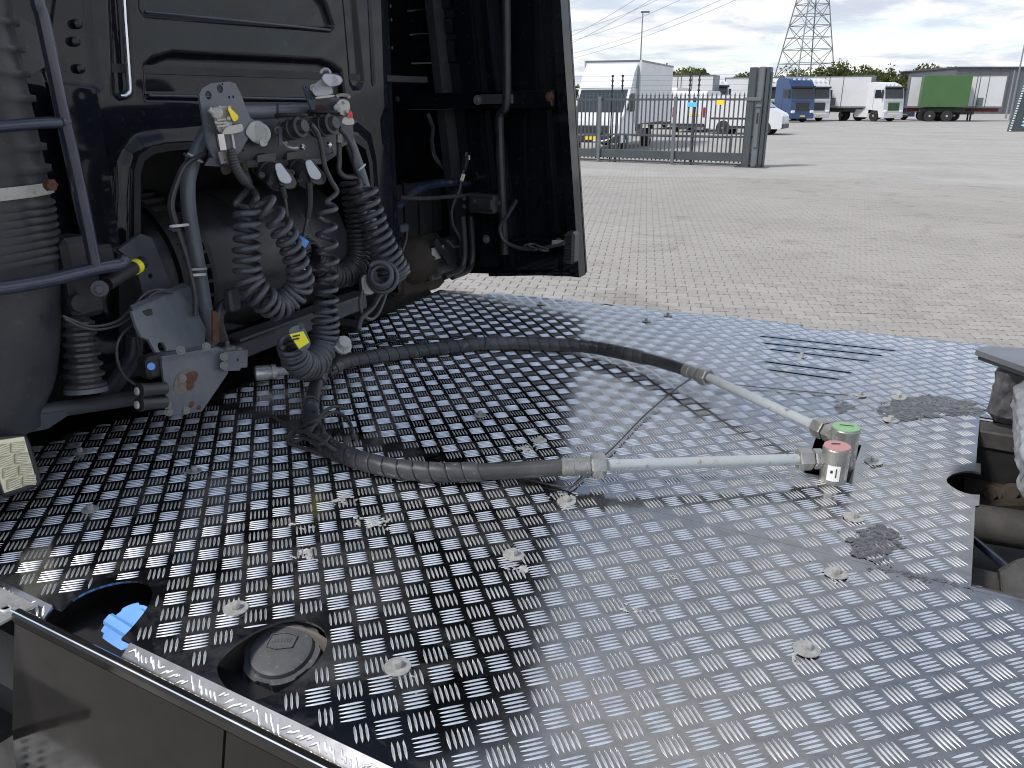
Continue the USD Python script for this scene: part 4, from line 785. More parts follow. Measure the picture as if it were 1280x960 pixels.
# ------------------------------------------------------------------ coiled hoses and plug leads, each a thing of its own
def coil_thing(label, lead_in, body, R, pitch, r, lead_out=None, mat='coil', base=(0, 0, 0), ph=0.0, name='coiled_hose', cat='coiled hose', lead_w=None):
    t = thing(name, label, cat, base, 'coiled hoses and leads hanging from the hose rail')
    h = helix(body, R, pitch, r, phase=ph)
    path = h
    m = MB(); m.tube(path, r, 8); part(t, 'coil', m, M[mat], smooth=True)
    if lead_in is not None:
        q = spline(np.vstack([lead_in, h[:1], h[4:5]]), 8); m = MB(); m.tube(q, lead_w or r, 9); part(t, 'lead', m, M['rubber'], smooth=True)
    if lead_out is not None:
        q = spline(np.vstack([h[-5:-4], h[-1:], lead_out]), 8); m = MB(); m.tube(q, lead_w or r, 9); part(t, 'lead', m, M['rubber'], smooth=True)
    return t
pxw = lambda w, q, x: rp(P(*q, x), w)
XA = -1.46
r7 = pxw(7.6, (330, 320), XA)
A1 = pts([(317, 255), (316, 290), (317, 325), (319, 352), (328, 372), (343, 384), (357, 376), (367, 358), (362, 335), (354, 312), (343, 288), (331, 264), (322, 246)], XA)
A1[:, 0] += np.array([-.02, -.02, -.02, -.02, 0, .0, .0, .02, .03, .03, .03, .02, 0.0])
cA = coil_thing('grey coiled air hose looped down from the coupling with the yellow lever', pts([(290, 190), (292, 205), (300, 220), (309, 230), (317, 238)], XG), A1[::-1], [pxw(25, (330, 320), XA) * .95, pxw(26, (330, 320), XA), pxw(27, (330, 320), XA), pxw(30, (330, 320), XA), pxw(30, (330, 320), XA), pxw(29, (330, 320), XA), pxw(28, (330, 320), XA)], [.034, .027, .023, .017, .022, .026, .028], r7, lead_out=pts([(312, 232), (306, 214)], XG - .02), base=P(330, 390, XA))
m = MB(); q = spline(pts([(289, 186), (292, 203), (299, 217), (307, 227)], XG + .004), 10); m.tube(q, rp(q[3], 11), 10)
for k in range(2, len(q) - 1, 2): d = unit(q[k + 1] - q[k]); m.lathe(q[k], d, [(0, rp(q[3], 11)), (.0015, rp(q[3], 13)), (.006, rp(q[3], 13)), (.0075, rp(q[3], 11))], 12)
part(cA, 'ribbed_sleeve', m, M['rubber'])
# lead of the first panel socket: loose coil, then a tight loop back to the label
XB2 = -1.44
B1 = pts([(410, 252), (408, 280), (409, 310), (409, 340), (408, 368), (407, 392), (407, 415), (402, 436), (390, 450), (374, 455), (360, 448), (350, 434), (344, 424)], XB2)
B1[7:, 0] += np.linspace(.0, .05, 6)
r6 = pxw(6.4, (405, 320), XB2); kk = pxw(1, (405, 320), XB2) * 2
coil_thing('thin black coiled lead hanging in the middle, its lower end round a yellow label', pts([(389, 155), (397, 167), (402, 185), (406, 208), (414, 226), (421, 240)], XG + .05), B1, [9 * kk, 11.5 * kk, 12 * kk, 13 * kk, 15 * kk, 17 * kk, 16 * kk, 12 * kk], [.05, .045, .04, .026, .015, .013, .014, .016], r6, base=P(400, 450, XB2), ph=.6)
yl = thing('yellow_tag', 'small tag plate with yellow label among the lowest hose coils', 'tag', P(372, 423, XB2 + .10))
XY = XB2 + .10
part(yl, 'holder', solid([(358, 411), (378, 404), (390, 430), (380, 441), (371, 436)], XY, XY - .012), M['grey_steel'])
part(yl, 'label', pl([(362, 418), (379, 414), (387, 428), (374, 436)], XY + .006, .001), M['label_yellow'])
yo = P(366, 421, XY + .0085); yx = unit(P(380, 418, XY + .0085) - yo); yn = unit(np.cross(yx, P(374, 436, XY + .0085) - yo)); yn = yn if yn @ (CAM - yo) > 0 else -yn; yy = np.cross(yn, yx)
m = MB()
for k, (w_, o_) in enumerate(((.024, 0), (.022, -.0075))):
    for s_ in range(5): m.box(yo + yx * (.002 + s_ * w_ / 5) + yy * (o_ + .0005), (w_ / 6.5, .0042, .0006), [yx, yy, yn])
part(yl, 'print', m, M['ink'], kind='stuff')
part(yl, 'knob', disc((376, 407), XY, [(0, 4.5), (6, 4), (7, 2)], sides=14), M['dark_steel'])
# right-hand pair
XD = -1.50
D1 = pts([(452, 232), (455, 252), (459, 275), (464, 298), (470, 320), (476, 338), (478, 348)], XD); D1[:, 0] += np.linspace(0, .06, 7)
k4 = pxw(1, (460, 300), XD) * 2
coil_thing('grey coiled air hose at the right, from the coupling with the red lever', pts([(424, 178), (424, 200), (424, 214), (432, 221), (446, 222)], XG), D1, [14 * k4, 15 * k4, 17 * k4, 18 * k4], [.030, .024, .021, .015], pxw(6.6, (460, 300), XD), lead_out=pts([(478, 366), (466, 384), (452, 398), (448, 412)], XD + .04), base=P(470, 360, XD))
E1 = pts([(440, 226), (443, 250), (447, 278), (449, 305), (446, 326), (436, 340), (422, 345), (408, 341), (397, 330), (390, 316)], XD - .06)
coil_thing('dark coiled lead drooping left behind the right hand hose', pts([(424, 160), (434, 172), (442, 190), (444, 210)], XG + .03), E1, [13 * k4, 13 * k4, 14 * k4, 13 * k4, 11 * k4], [.020, .014, .013, .013], pxw(6.0, (440, 300), XD), base=P(440, 345, XD - .06), mat='rubber')
rg = thing('hose_ring', 'ring of grey coiled hose hanging end on at the lowest right', 'hose', P(479, 345, XD + .07), 'coiled hoses and leads hanging from the hose rail')
m = MB(); th = np.linspace(0, 2 * np.pi * 3.4, 90); c = P(479, 347, XD + .06); rr = (15 + 3.5 * np.sin(th * .31)) * k4
m.tube(c + (rr * np.cos(th))[:, None] * CR + (rr * np.sin(th))[:, None] * CU * 1.02 - CF * (th * .0028)[:, None], pxw(6, (479, 345), XD), 8); part(rg, 'coil', m, M['coil'], smooth=True)
m = MB(); m.tube(spline(pts([(453, 362), (450, 378), (453, 392), (462, 399), (471, 394), (478, 380), (484, 362)], XD + .03), 8), pxw(4.5, (460, 380), XD), 8); part(rg, 'end_loop', m, M['coil'])
pc = thing('plug_cover', 'pale square plug cover hanging behind the right hand coil', 'plug', P(460, 356, XD))
part(pc, 'shell', solid([(451, 348), (455, 343), (464, 343), (471, 362), (465, 369), (453, 367)], XD + .02, XD - .03), M['grey_cap'])
part(pc, 'rim', solid([(449, 346), (453, 341), (457, 343), (453, 367), (449, 366)], XD + .012, XD - .04), M['black_plastic'])
# leads of the hanging plugs
for l, lab in (([(352, 233), (356, 250), (359, 275), (361, 300), (364, 330), (367, 350)], 'straight dark lead from the left hanging plug'), ([(386, 228), (387, 245), (386, 265), (382, 285), (379, 300)], 'short dark lead from the right hanging plug')):
    t = thing('plug_lead', lab, 'cable', P(*l[-1], XA), 'coiled hoses and leads hanging from the hose rail')
    m = MB(); q = spline(pts(l, XA + .0), 8); m.tube(q, rp(q[0], 5.2), 9); part(t, 'cable', m, M['rubber'])
    m = MB(); m.tube(q[:8] if 'left' in lab else q[:20], rp(q[0], 8.2), 10); part(t, 'sleeve', m, M['black_part'])
t = thing('lead_bundle', 'bundled loops of black lead with blue tape in the middle', 'cable', P(383, 310, XA - .04), 'coiled hoses and leads hanging from the hose rail')
for k in range(5):
    m = MB(); th = np.linspace(0, 2 * np.pi, 26); c = P(381 + 2.5 * k, 311 + 2.2 * k, XA - .06 + .012 * k)
    m.tube(c + np.cos(th)[:, None] * (CR * .6 + CF * .8) * .030 + np.sin(th)[:, None] * CU * .036, .0062, 8); part(t, 'loop', m, M['rubber'])
m = MB(); m.lathe(P(376, 303, XA), CU * .8 + CR * .5, [(-.014, .010), (-.013, .017), (.013, .017), (.014, .010)], 16); part(t, 'blue_tape', m, M['blue_tape'] if 'blue_tape' in M else M['blue_cap'])
m = MB(); m.bar(P(373, 338, XA), P(386, 337, XA), .006, .012); part(t, 'white_tag', m, M['sticker'])

# ------------------------------------------------------------------ hydraulic lines on the deck
def dz(px, py, h): return onz(px, py, DZ + h)
GH = 'hydraulic lines lying on the deck'
def hydraulic(label, path, rad, wrap, ferr, pipe, nut_at, elbow):
    t = thing('hydraulic_line', label, 'hydraulic hose', (path[-1][0], path[-1][1], DZ), GH)
    c = spline(path, 12); m = MB(); m.tube(c, rad * .92, 16); part(t, 'hose', m, M['rubber'])
    # flat spiral guard: one long ribbon, each turn a little proud of the next
    seg = np.r_[0, np.cumsum(np.linalg.norm(np.diff(c, axis=0), axis=1))]; L = seg[-1]; s0, s1 = wrap[0] * L, wrap[1] * L; pit = rad * 1.75
    per, sp_ = 20, np.linspace(s0, s1, int((s1 - s0) / pit * 20)); cc = np.stack([np.interp(sp_, seg, c[:, i]) for i in range(3)], -1)
    t_, A, B = transport(cc); ang = (sp_ - s0) / pit * 2 * np.pi; rd = np.cos(ang)[:, None] * A + np.sin(ang)[:, None] * B
    prof = [(-.46, .90), (-.46, 1.05), (-.40, 1.10), (.30, 1.09), (.46, 1.04), (.46, .90)]
    vs = np.stack([cc + t_ * a * pit + rd * b * rad for a, b in prof], 1); n = len(vs); K = len(prof)
    i, j = np.meshgrid(np.arange(n - 1), np.arange(K), indexing='ij')
    q = np.stack([i * K + j, i * K + (j + 1) % K, (i + 1) * K + (j + 1) % K, (i + 1) * K + j], -1).reshape(-1, 4)
    m = MB(); m.add(vs.reshape(-1, 3), q); part(t, 'spiral_guard', m, M['sleeve'], smooth=40)
    a, b = ferr; d = unit(b - a); L = np.linalg.norm(b - a); m = MB(); r = rad
    m.lathe(a, d, [(-.004, r * .8), (0, r * 1.0), (L * .25, r * 1.02), (L * .27, r * .95), (L * .55, r * .95), (L * .56, r * 1.08), (L * .62, r * 1.08), (L * .63, r * .9), (L, r * .9)], 24); f = part(t, 'ferrule', m, M['fitting'])
    m = MB(); m.nut(a + d * L * .66, d, r * 1.34, L * .34); part(t, 'union_nut', m, M['fitting'])
    a, b = pipe; m = MB(); m.cyl(a, b, rad * .63, sides=20); part(t, 'steel_pipe', m, M['pipe_paint'], 'light grey painted steel pipe')
    d = unit(b - a); m = MB(); m.nut(b - d * .012, d, rad * 1.22, .030); m.nut(b + d * .021, d, rad * 1.12, .022); part(t, 'union_nut', m, M['fitting'])
    return t
RH = 0.0192
farp = np.array([dz(411, 462, .03), dz(440, 450, .03), dz(500, 441, .024), dz(560, 434, .022), dz(615, 429, .022), dz(680, 430, .024), dz(740, 434, .028), dz(800, 446, .035), dz(838, 456, .042), dz(858, 463, .046)])
fe = dz(886, 472, .05); pe2 = dz(1024, 535, .052)
h1 = hydraulic('far hydraulic line, its pale pipe ending at the green capped elbow', farp, RH, (0.0, .86), (dz(857, 462.5, .046), fe), (fe, pe2), None, None)
nearp = np.array([dz(428, 431, .14), dz(414, 448, .09), dz(400, 470, .05), dz(391, 494, .028), dz(388, 520, .024), dz(397, 545, .023), dz(417, 562, .023), dz(450, 575, .023), dz(490, 585, .023), dz(540, 590, .024), dz(590, 590, .027), (dz(640, 588, .032)), dz(690, 585, .040), dz(706, 584, .042)])
nf, ne = dz(757, 582, .044), dz(1004, 574, .044)
h2 = hydraulic('near hydraulic line bending round to the red capped elbow', nearp, RH * 1.02, (.26, .84), (dz(703, 584, .042), nf), (nf, ne), None, None)
c = spline(nearp, 12); m = MB(); m.tube(c[:22], RH * 1.0, 14); part(h2, 'upper_hose', m, M['black_part'])
d = unit(c[0] - c[3]); m = MB(); m.lathe(c[0] - d * .01, d, [(0, .02), (.004, .026), (.012, .026), (.014, .02), (.03, .017), (.032, .008)], 20); part(h2, 'end_collar', m, M['grey_cap'])
for k in (26, 40): q = c[k]; d = unit(c[k + 1] - c[k]); m = MB(); m.lathe(q, d, [(0, RH), (.002, RH * 1.16), (.012, RH * 1.16), (.014, RH)], 20); part(h2, 'hose_band', m, M['rubber'])
# elbows through the deck
def elbow(px, py, h, top, w, mat, name, lab, toward_pt):
    c = dz(px, py, h); r = rp(c, w); m = MB(); m.lathe(V(c[0], c[1], DZ - .06), EZ, [(0, r * .8), (.01, r), (h + .052, r), (h + .058, r * 1.03), (h + .060 + .006, r * 1.03), (h + .069, r * .93)], 28)
    e = part(TRUCK, 'elbow_fitting', m, M['fitting'], lab); m = MB(); m.lathe(V(c[0], c[1], DZ + h + .0085), EZ, [(0, r * .98), (.003, r * .96), (.0035, r * .8)], 28); part(e, 'cap_disc', m, M[mat])
    m = MB(); m.cyl(V(c[0], c[1], toward_pt[2]), toward_pt, r * .62, sides=18); part(e, 'branch', m, M['fitting']); return e, c, r
eg, cg, rg_ = elbow(1057, 539, .080, None, 34, 'green_cap', 'e', 'elbow fitting with green cap', pe2 + unit(pe2 - fe) * .04)
er, cr_, rr_ = elbow(1046, 563, .068, None, 33, 'pink_cap', 'e', 'elbow fitting with red cap', ne + unit(ne - nf) * .04)
d = unit(V(CAM[0] - cr_[0], CAM[1] - cr_[1], 0)); s_ = np.cross(EZ, d); m = MB()
for k in range(7):
    a = (k - 3) * .13; a2 = d * math.cos(a) + s_ * math.sin(a)
    m.box(V(cr_[0], cr_[1], DZ + .026) + a2 * (rr_ + .0006), (rr_ * .13, .034, .001), [np.cross(EZ, a2), EZ, a2])
st_ = part(er, 'sticker', m, M['sticker'], 'white sticker')
m = MB(); m.box(V(cr_[0], cr_[1], DZ + .030) + d * (rr_ + .0014) + s_ * -.004, (.005, .006, .0006), [s_, EZ, d]); m.box(V(cr_[0], cr_[1], DZ + .028) + d * (rr_ + .0014) + s_ * .005, (.002, .02, .0006), [s_, EZ, d]); part(st_, 'print', m, M['ink'], kind='stuff')
m = MB(); m.bar(V(cr_[0] - .012, cr_[1], DZ + .0805), V(cr_[0] + .004, cr_[1] + .008, DZ + .0805), .003, .002); part(er, 'pen_mark', m, M['ink'])
m = MB(); m.bar(V(cg[0] - .014, cg[1], DZ + .0925), V(cg[0] + .014, cg[1] + .006, DZ + .0925), .002, .0015); part(eg, 'pen_mark', m, M['ink'])
# quick coupler lying by the bracket
qc = thing('quick_coupler', 'silver quick coupler lying at the front of the deck', 'coupler', dz(345, 462, 0))
a, b = dz(318, 467, .035), dz(362, 463, .03); d = unit(b - a); L = np.linalg.norm(b - a); m = MB(); r = rp(a, 19) / 1.0
m.lathe(a, d, [(0, r * .3), (.001, r * .85), (.006, r), (L * .40, r), (L * .42, r * .9), (L * .46, r * .9), (L * .48, r * 1.02), (L * .60, r * 1.02), (L * .62, r * .62), (L, r * .55)], 26); part(qc, 'body', m, M['knurl'])
m = MB(); m.tube(spline(np.array([b, dz(375, 462, .03), dz(392, 455, .035), dz(405, 440, .05)]), 6), r * .55, 10); part(qc, 'tail_hose', m, M['rubber'])
# cords
def cord(label, p, r=0.0028, name='cord'):
    t = thing(name, label, 'cord', p[len(p) // 2], 'thin black cords tied round the hydraulic lines'); m = MB(); m.tube(spline(np.array(p), 8), r, 6); part(t, 'strand', m, M['cord'], smooth=True); return t
ck = cord('tangled black cord knotted round the near hydraulic hose', [dz(340, 520, .01), dz(356, 530, .012), dz(372, 540, .02), dz(386, 537, .05), dz(398, 530, .052), dz(405, 540, .045), dz(395, 552, .03), dz(380, 548, .02), dz(368, 553, .012), dz(364, 545, .01), dz(376, 536, .02), dz(390, 528, .052), dz(402, 522, .05), dz(418, 515, .03), dz(432, 522, .012), dz(440, 535, .01), dz(441, 548, .01)], .0046)
for l in ([(395, 512, .05), (380, 520, .02), (374, 535, .015), (384, 548, .015), (402, 555, .05), (412, 545, .05)], [(362, 555, .008), (360, 545, .012), (372, 538, .02), (392, 545, .052), (415, 560, .045), (425, 568, .012), (400, 566, .01), (378, 560, .01), (362, 555, .008)], [(383, 560, .008), (395, 563, .01), (410, 570, .012), (424, 566, .01), (418, 556, .045)], [(430, 510, .012), (418, 508, .03), (405, 515, .05), (395, 528, .052), (388, 540, .05)]):
    m = MB(); m.tube(spline(np.array([dz(*q) for q in l]), 8), .0044, 6); part(ck, 'strand', m, M['cord'], smooth=True)
cord('thin black cord along the far hose at its bend', [dz(434, 432, .01), dz(452, 428, .02), dz(470, 431, .012), dz(490, 425, .01), dz(510, 428, .012), dz(500, 423, .01), dz(478, 426, .012), dz(545, 424, .03), dz(575, 422, .04), dz(600, 416, .045), dz(607, 425, .046), dz(606, 434, .02)], .0026)
cord('thin black cord slanting from the far ferrule down to the deck', [dz(868, 470, .03), dz(840, 490, .018), dz(805, 520, .008), dz(770, 556, .008), dz(738, 585, .008), dz(715, 608, .006), dz(710, 612, .004)], .0018)
cord('short black cord under the near ferrule', [dz(640, 594, .008), dz(672, 602, .006), dz(700, 608, .004), dz(716, 607, .01), dz(728, 598, .03), dz(737, 592, .04)], .002)
cord('faint thin wire on the deck right of the far pipe', [dz(886, 477, .02), dz(930, 482, .006), dz(990, 488, .004), dz(1060, 494, .003)], .0014)
# ------------------------------------------------------------------ deck screws, scratches, grease
for k, q in enumerate(((295, 762), (497, 835), (642, 695), (708, 628), (1008, 813), (1045, 718), (1067, 648), (1092, 578), (1113, 526), (1123, 498), (100, 566), (243, 590), (113, 638), (675, 552), (600, 520), (1002, 446), (1075, 495), (835, 395), (808, 402), (676, 381))):
    par = deckA if onz(*q, DZ)[1] < YS else deckB; r = .0062 if k < 10 else .0052
    b_ = bolt(onz(*q, DZ + (0 if par == deckA else -.001)) + EZ * .0016, EZ + .03 * rng.normal(0, 1, 3) * [1, 1, 0], r * 1.2, par, 'deck_bolt', name='deck_bolt', h=.010, washer=2.6, up=(1, .3 * k, .1))
M['smear'] = pbr('smear', (0.40, 0.40, 0.38), 0.6, 0.4, var=0.2, scale=40)
def splat(poly_px, par, name, mat, seed, lift=.0022, label=None):
    """A ragged patch of grease or dried splash lying over the tread."""
    g = np.random.default_rng(seed); q = np.array([onz(*z, DZ)[:2] for z in poly_px]); pg = sg.Polygon(q).buffer(.004)
    x0, y0, x1, y1 = pg.bounds; st2 = max(max((x1 - x0), (y1 - y0)) / 150, .0012)
    X, Y = np.meshgrid(np.arange(x0 - .02, x1 + .02, st2), np.arange(y0 - .02, y1 + .02, st2), indexing='ij')
    d = shapely.distance(pg.boundary, shapely.points(X.ravel(), Y.ravel())); d = np.where(shapely.contains_xy(pg, X.ravel(), Y.ravel()), d, -d)
    nz = meshkit.fbm(np.c_[X.ravel() * 45, Y.ravel() * 45, np.zeros(X.size) + seed], 4, seed) - .5
    fine = meshkit.fbm(np.c_[X.ravel() * 160, Y.ravel() * 160, np.zeros(X.size) + seed], 3, seed + 7) - .5; d2 = (d + nz * .06 + fine * .03) if mat == 'grease' else (d * .55 + nz * .055 + fine * .05 - .004); h = np.clip(d2 * .10, 0.0002, lift) + np.maximum(fine, 0) * lift * 1.2
    n1, n2 = X.shape; idx = np.arange(n1 * n2).reshape(n1, n2); qd = np.stack([idx[:-1, :-1], idx[1:, :-1], idx[1:, 1:], idx[:-1, 1:]], -1).reshape(-1, 4)
    qd = qd[(d2[qd] > 0).all(1)]; used, inv = np.unique(qd, return_inverse=True); qd = inv.reshape(-1, 4)
    v = np.c_[X.ravel(), Y.ravel(), DZ + h][used]; mm = MB(); mm.add(v, qd); return part(par, name, mm, M[mat], label, smooth=True, kind='stuff')
splat([(1062, 672), (1085, 662), (1112, 660), (1126, 672), (1122, 688), (1105, 694), (1112, 706), (1098, 712), (1085, 702), (1068, 690)], deckB, 'grease_smear', 'grease', 1, .0016)
splat([(1100, 708), (1130, 716), (1180, 726), (1214, 733), (1210, 736), (1150, 724), (1098, 714)], deckA, 'grease_smear', 'grease', 2, .0012)
splat([(1095, 512), (1120, 498), (1160, 493), (1200, 500), (1228, 508), (1226, 518), (1180, 519), (1130, 526), (1105, 522)], deckB, 'grease_smear', 'grease', 3, .0020)
splat([(1038, 505), (1060, 503), (1066, 514), (1050, 515)], deckB, 'grease_smear', 'grease', 4, .0014)
for k, q in enumerate(((1008, 822), (640, 712), (512, 848), (712, 632), (705, 622), (1043, 722), (1030, 712), (800, 760), (840, 718), (245, 590), (94, 569), (237, 588), (380, 655), (388, 692), (465, 650), (480, 655), (670, 553), (655, 560), (430, 628))):
    r = 2.2 + 4.5 * rng.random() ** 2; th = np.linspace(0, 2 * np.pi, 9)[:-1]; lst = [(q[0] + r * 1.3 * math.cos(a) * rng.uniform(.4, 1.3), q[1] + r * .55 * math.sin(a) * rng.uniform(.4, 1.3)) for a in th]
    splat(lst, deckA if onz(*q, DZ)[1] < YS else deckB, 'dried_splash', 'smear', 30 + k, .0016)

# ------------------------------------------------------------------ near side: folded edge, tanks and caps, side panel, steps
fold = MB(); n_f = unit(V(0, -.62, .78)); d_f = unit(V(0, -.78, -.62)); FW = .030
edge_line = sg.LineString([(-1.95, YN), (1.7, YN)]).difference(capA.buffer(.02))
for g in getattr(edge_line, 'geoms', [edge_line]):
    (x0, _), (x1, _) = g.coords[0], g.coords[-1]
    fold.add(np.array([V(x, YN, DZ) + d_f * a - n_f * b for x in (x0, x1) for a, b in ((0, 0), (FW, 0), (FW, .004), (0, .004))]), np.array([[0, 4, 5, 1], [1, 5, 6, 2], [2, 6, 7, 3], [3, 7, 4, 0], [0, 1, 2, 3], [4, 7, 6, 5]]))
fl = part(deckA, 'folded_edge', fold, M['deck'], 'bright folded edge of the deck', smooth=False)
vs = []; g_ = np.random.default_rng(9)
for x in np.arange(-1.9, 1.65, .0085):
    if capA.buffer(.03).contains(sg.Point(x, YN)): continue
    a0 = g_.uniform(.002, .012); ln = g_.uniform(.010, .020); ang = math.radians(40 if int(x / .06) % 2 else -50) + g_.normal(0, .05)
    ld = d_f * math.cos(ang) + EX * math.sin(ang); sd = np.cross(n_f, ld); c = V(x, YN, DZ) + d_f * (a0 + ln * .4)
    vs.append(c + bar_v[:, :1] * ld * ln + bar_v[:, 1:2] * sd * BW + bar_v[:, 2:] * n_f * BH)
n = len(vs); part(fl, 'tread_bars', trimesh.Trimesh(np.concatenate(vs), (bar_f[None] + (np.arange(n) * len(bar_v))[:, None, None]).reshape(-1, 3), process=False), M['tread'], kind='stuff', smooth=True)
# tank tops under the two cut-outs
ZT = DZ - .085
m = MB(); m.box(V(-.40, .80, ZT - .30), (1.25, .56, .60), b=.05); tk = part(TRUCK, 'fuel_tank', m, M['tank'])
m = MB(); m.box(V(-1.32, .82, ZT - .33), (.50, .56, .60), b=.05); tk2 = part(TRUCK, 'additive_tank', m, M['black_plastic'])
def filler(c, tilt, r, mat_neck, par, nm):
    m = MB(); m.lathe(c - tilt * .07, tilt, [(0, r * 1.1), (.045, r * 1.05), (.05, r * .98), (.06, r * .98)], 32); return part(par, nm, m, mat_neck)
cap_c = onz(355, 820, DZ - .045); tl = unit(V(.10, -.30, 1))
filler(cap_c, tl, .066, M['cap_rubber'], tk, 'filler_neck')
m = MB(); prof = []
u_, v_, w_ = frame(tl)
th = np.linspace(0, 2 * np.pi, 96, endpoint=False); rad = .056 * (1 + .055 * (np.cos(th * 6 + .6) > -.35))
pg = sg.Polygon(np.c_[rad * np.cos(th), rad * np.sin(th)]).buffer(.002).buffer(-.004).buffer(.002)
m.prism(pg, cap_c - tl * .012, u_, v_, tl, .026); m.lathe(cap_c, tl, [(.013, .050), (.020, .047), (.0225, .040), (.023, .01)], 40)
fc = part(tk, 'filler_cap', m, M['cap_rubber'], 'dark rubber fuel cap', smooth=30)
rx = unit(np.cross(tl, np.cross(CR, tl))); ry = np.cross(tl, rx); cc = cap_c + tl * .0235 + ry * .010
m = MB(); rb = sg.Polygon([(-.021, -.008), (-.017, .011), (.006, .013), (.021, .007), (.017, -.011), (-.006, -.013)]).buffer(.002); m.prism(rb.difference(rb.buffer(-.0016)), cc - tl * .001, rx, ry, tl, .003); m.prism(rb.buffer(-.003).buffer(.001), cc - tl * .001, rx, ry, tl, .0016); part(fc, 'badge', m, M['cap_rubber'])
m = MB()
for k in range(6): m.box(cc + tl * .0008 + rx * (-.012 + .0048 * k) + ry * .001, (.0034, .005 + .001 * (k % 3), .001), [rx, ry, tl])
part(fc, 'embossing', m, M['cap_rubber'], kind='stuff')
# recess round the fuel cap
rcp = ell(-.775, .665, .112, .088)
m = MB(); m.prism(rcp.difference(rcp.buffer(-.006)).intersection(sg.box(-2, .566, 2, 2)), V(0, 0, DZ - .13), EX, EY, EZ, .118); m.prism(rcp.intersection(sg.box(-2, .566, 2, 2)), V(0, 0, DZ - .135), EX, EY, EZ, .006); part(tk, 'recess_wall', m, M['tank'])
# blue cap
bc = onz(163, 793, DZ - .055); tb = unit(V(-.05, -.55, 1)); filler(bc, tb, .056, M['black_plastic'], tk2, 'filler_neck')
u_, v_, w_ = frame(tb); m = MB(); rad = .046 * (1 + .09 * (np.cos(th * 5 + 1.0) > -.1)); pg = sg.Polygon(np.c_[rad * np.cos(th), rad * np.sin(th)]).buffer(.002).buffer(-.004).buffer(.002)
m.prism(pg, bc - tb * .010, u_, v_, tb, .022); m.lathe(bc, tb, [(.012, .040), (.016, .038), (.017, .01)], 36); b2 = part(tk2, 'filler_cap', m, M['blue_cap'], 'bright blue filler cap', smooth=30)
m = MB(); m.bar(bc + tb * .022 - u_ * .042, bc + tb * .022 + u_ * .042, .020, .014, up=tb, b=.004); part(b2, 'grip', m, M['blue_cap'])
m = MB(); m.box(V(-1.12, .80, DZ - .11), (.30, .40, .02)); part(tk2, 'tank_top', m, M['black_part'])
# side panel with its bright top rail
YP = .543
a, b = ony(20, 768, YP), ony(430, 955, YP); zt = (a[2] + b[2]) / 2
x0 = a[0]
m = MB(); m.box(V((x0 + 1.3) / 2, YP, zt - .012), (1.3 - x0, .018, .022), b=.005); sp_ = part(TRUCK, 'side_panel', m, M['side_panel'], 'glossy dark side panel below the deck')
for xa, xb in ((x0, x0 + .46), (x0 + .465, 1.3)):
    m = MB(); m.hull([V(x, y, z) for x in (xa, xb) for y, z in ((YP - .005, zt - .025), (YP + .008, zt - .025), (YP - .075, zt - .45), (YP - .04, zt - .45), (YP - .045, zt - .20))]); part(sp_, 'skirt', m, M['side_panel'])
m = MB(); m.box(V((x0 + 1.3) / 2, YP - .006, zt + .0005), (1.3 - x0, .004, .003), b=.002); part(sp_, 'trim_strip', m, M['chrome'])
m = MB(); m.box(V((x0 + 1.3) / 2, YN + .02, zt - .08), (1.3 - x0, .10, .02)); part(TRUCK, 'side_gutter', m, M['black_part'])
def step_plate(x0, x1, y0, y1, z, nm='step_plate'):
    pg = sg.box(x0, y0, x1, y1); hs = []; rims = MB()
    for k, x in enumerate(np.arange(x0 + .02, x1 - .015, .026)):
        for y in np.arange(y0 + .02 + (.017 if k % 2 else 0), y1 - .012, .034): hs.append(affinity.scale(sg.Point(x, y).buffer(.0055, 6), 1.25, 1)); rims.lathe(V(x, y, z - .001), EZ, [(0, .0095), (.003, .0075), (.003, .0065), (0, .006)], 12)
    m = MB(); m.prism(pg.difference(unary_union(hs)), V(0, 0, z - .004), EX, EY, EZ, .004); s = part(TRUCK, nm, m, M['step_alu'], 'perforated aluminium step', smooth=False); part(s, 'hole_rims', rims, M['step_alu'], kind='stuff'); return s
step_plate(-2.1, x0 - .004, .34, YN - .012, zt - .015); step_plate(-1.75, x0 + .02, .30, .44, zt - .36)
m = MB(); m.box(V(-1.7, .44, zt - .25), (.9, .25, .02)); part(TRUCK, 'step_back', m, M['black_part'])
# work lamp at the left edge
LX = -1.52
lq = [(-22, 551), (-14, 546), (28, 541), (36, 547), (52, 600), (50, 608), (6, 623), (0, 618)]
lamp = part(TRUCK, 'work_lamp', solid(lq, LX + .03, LX - .03), M['black_plastic'], 'rectangular cream work lamp at the left edge')
lens = [(-17, 553), (30, 546), (46, 603), (6, 616)]
part(lamp, 'lens', pl(lens, LX + .041, .004), M['lamp_shell'])
lo = P(6, 583, LX + .037); lu = unit(P(30, 546, LX + .037) - P(-17, 553, LX + .037)); lv = unit(P(6, 616, LX + .037) - P(-17, 553, LX + .037)); ln_ = unit(np.cross(lu, lv)); ln_ = ln_ if ln_ @ (CAM - lo) > 0 else -ln_; lv = np.cross(ln_, lu) * (1 if np.dot(np.cross(ln_, lu), lv) > 0 else -1)
W_ = np.linalg.norm(P(30, 546, LX) - P(-17, 553, LX)); H_ = np.linalg.norm(P(6, 616, LX) - P(-17, 553, LX))
q0 = P(-17, 553, LX + .043)
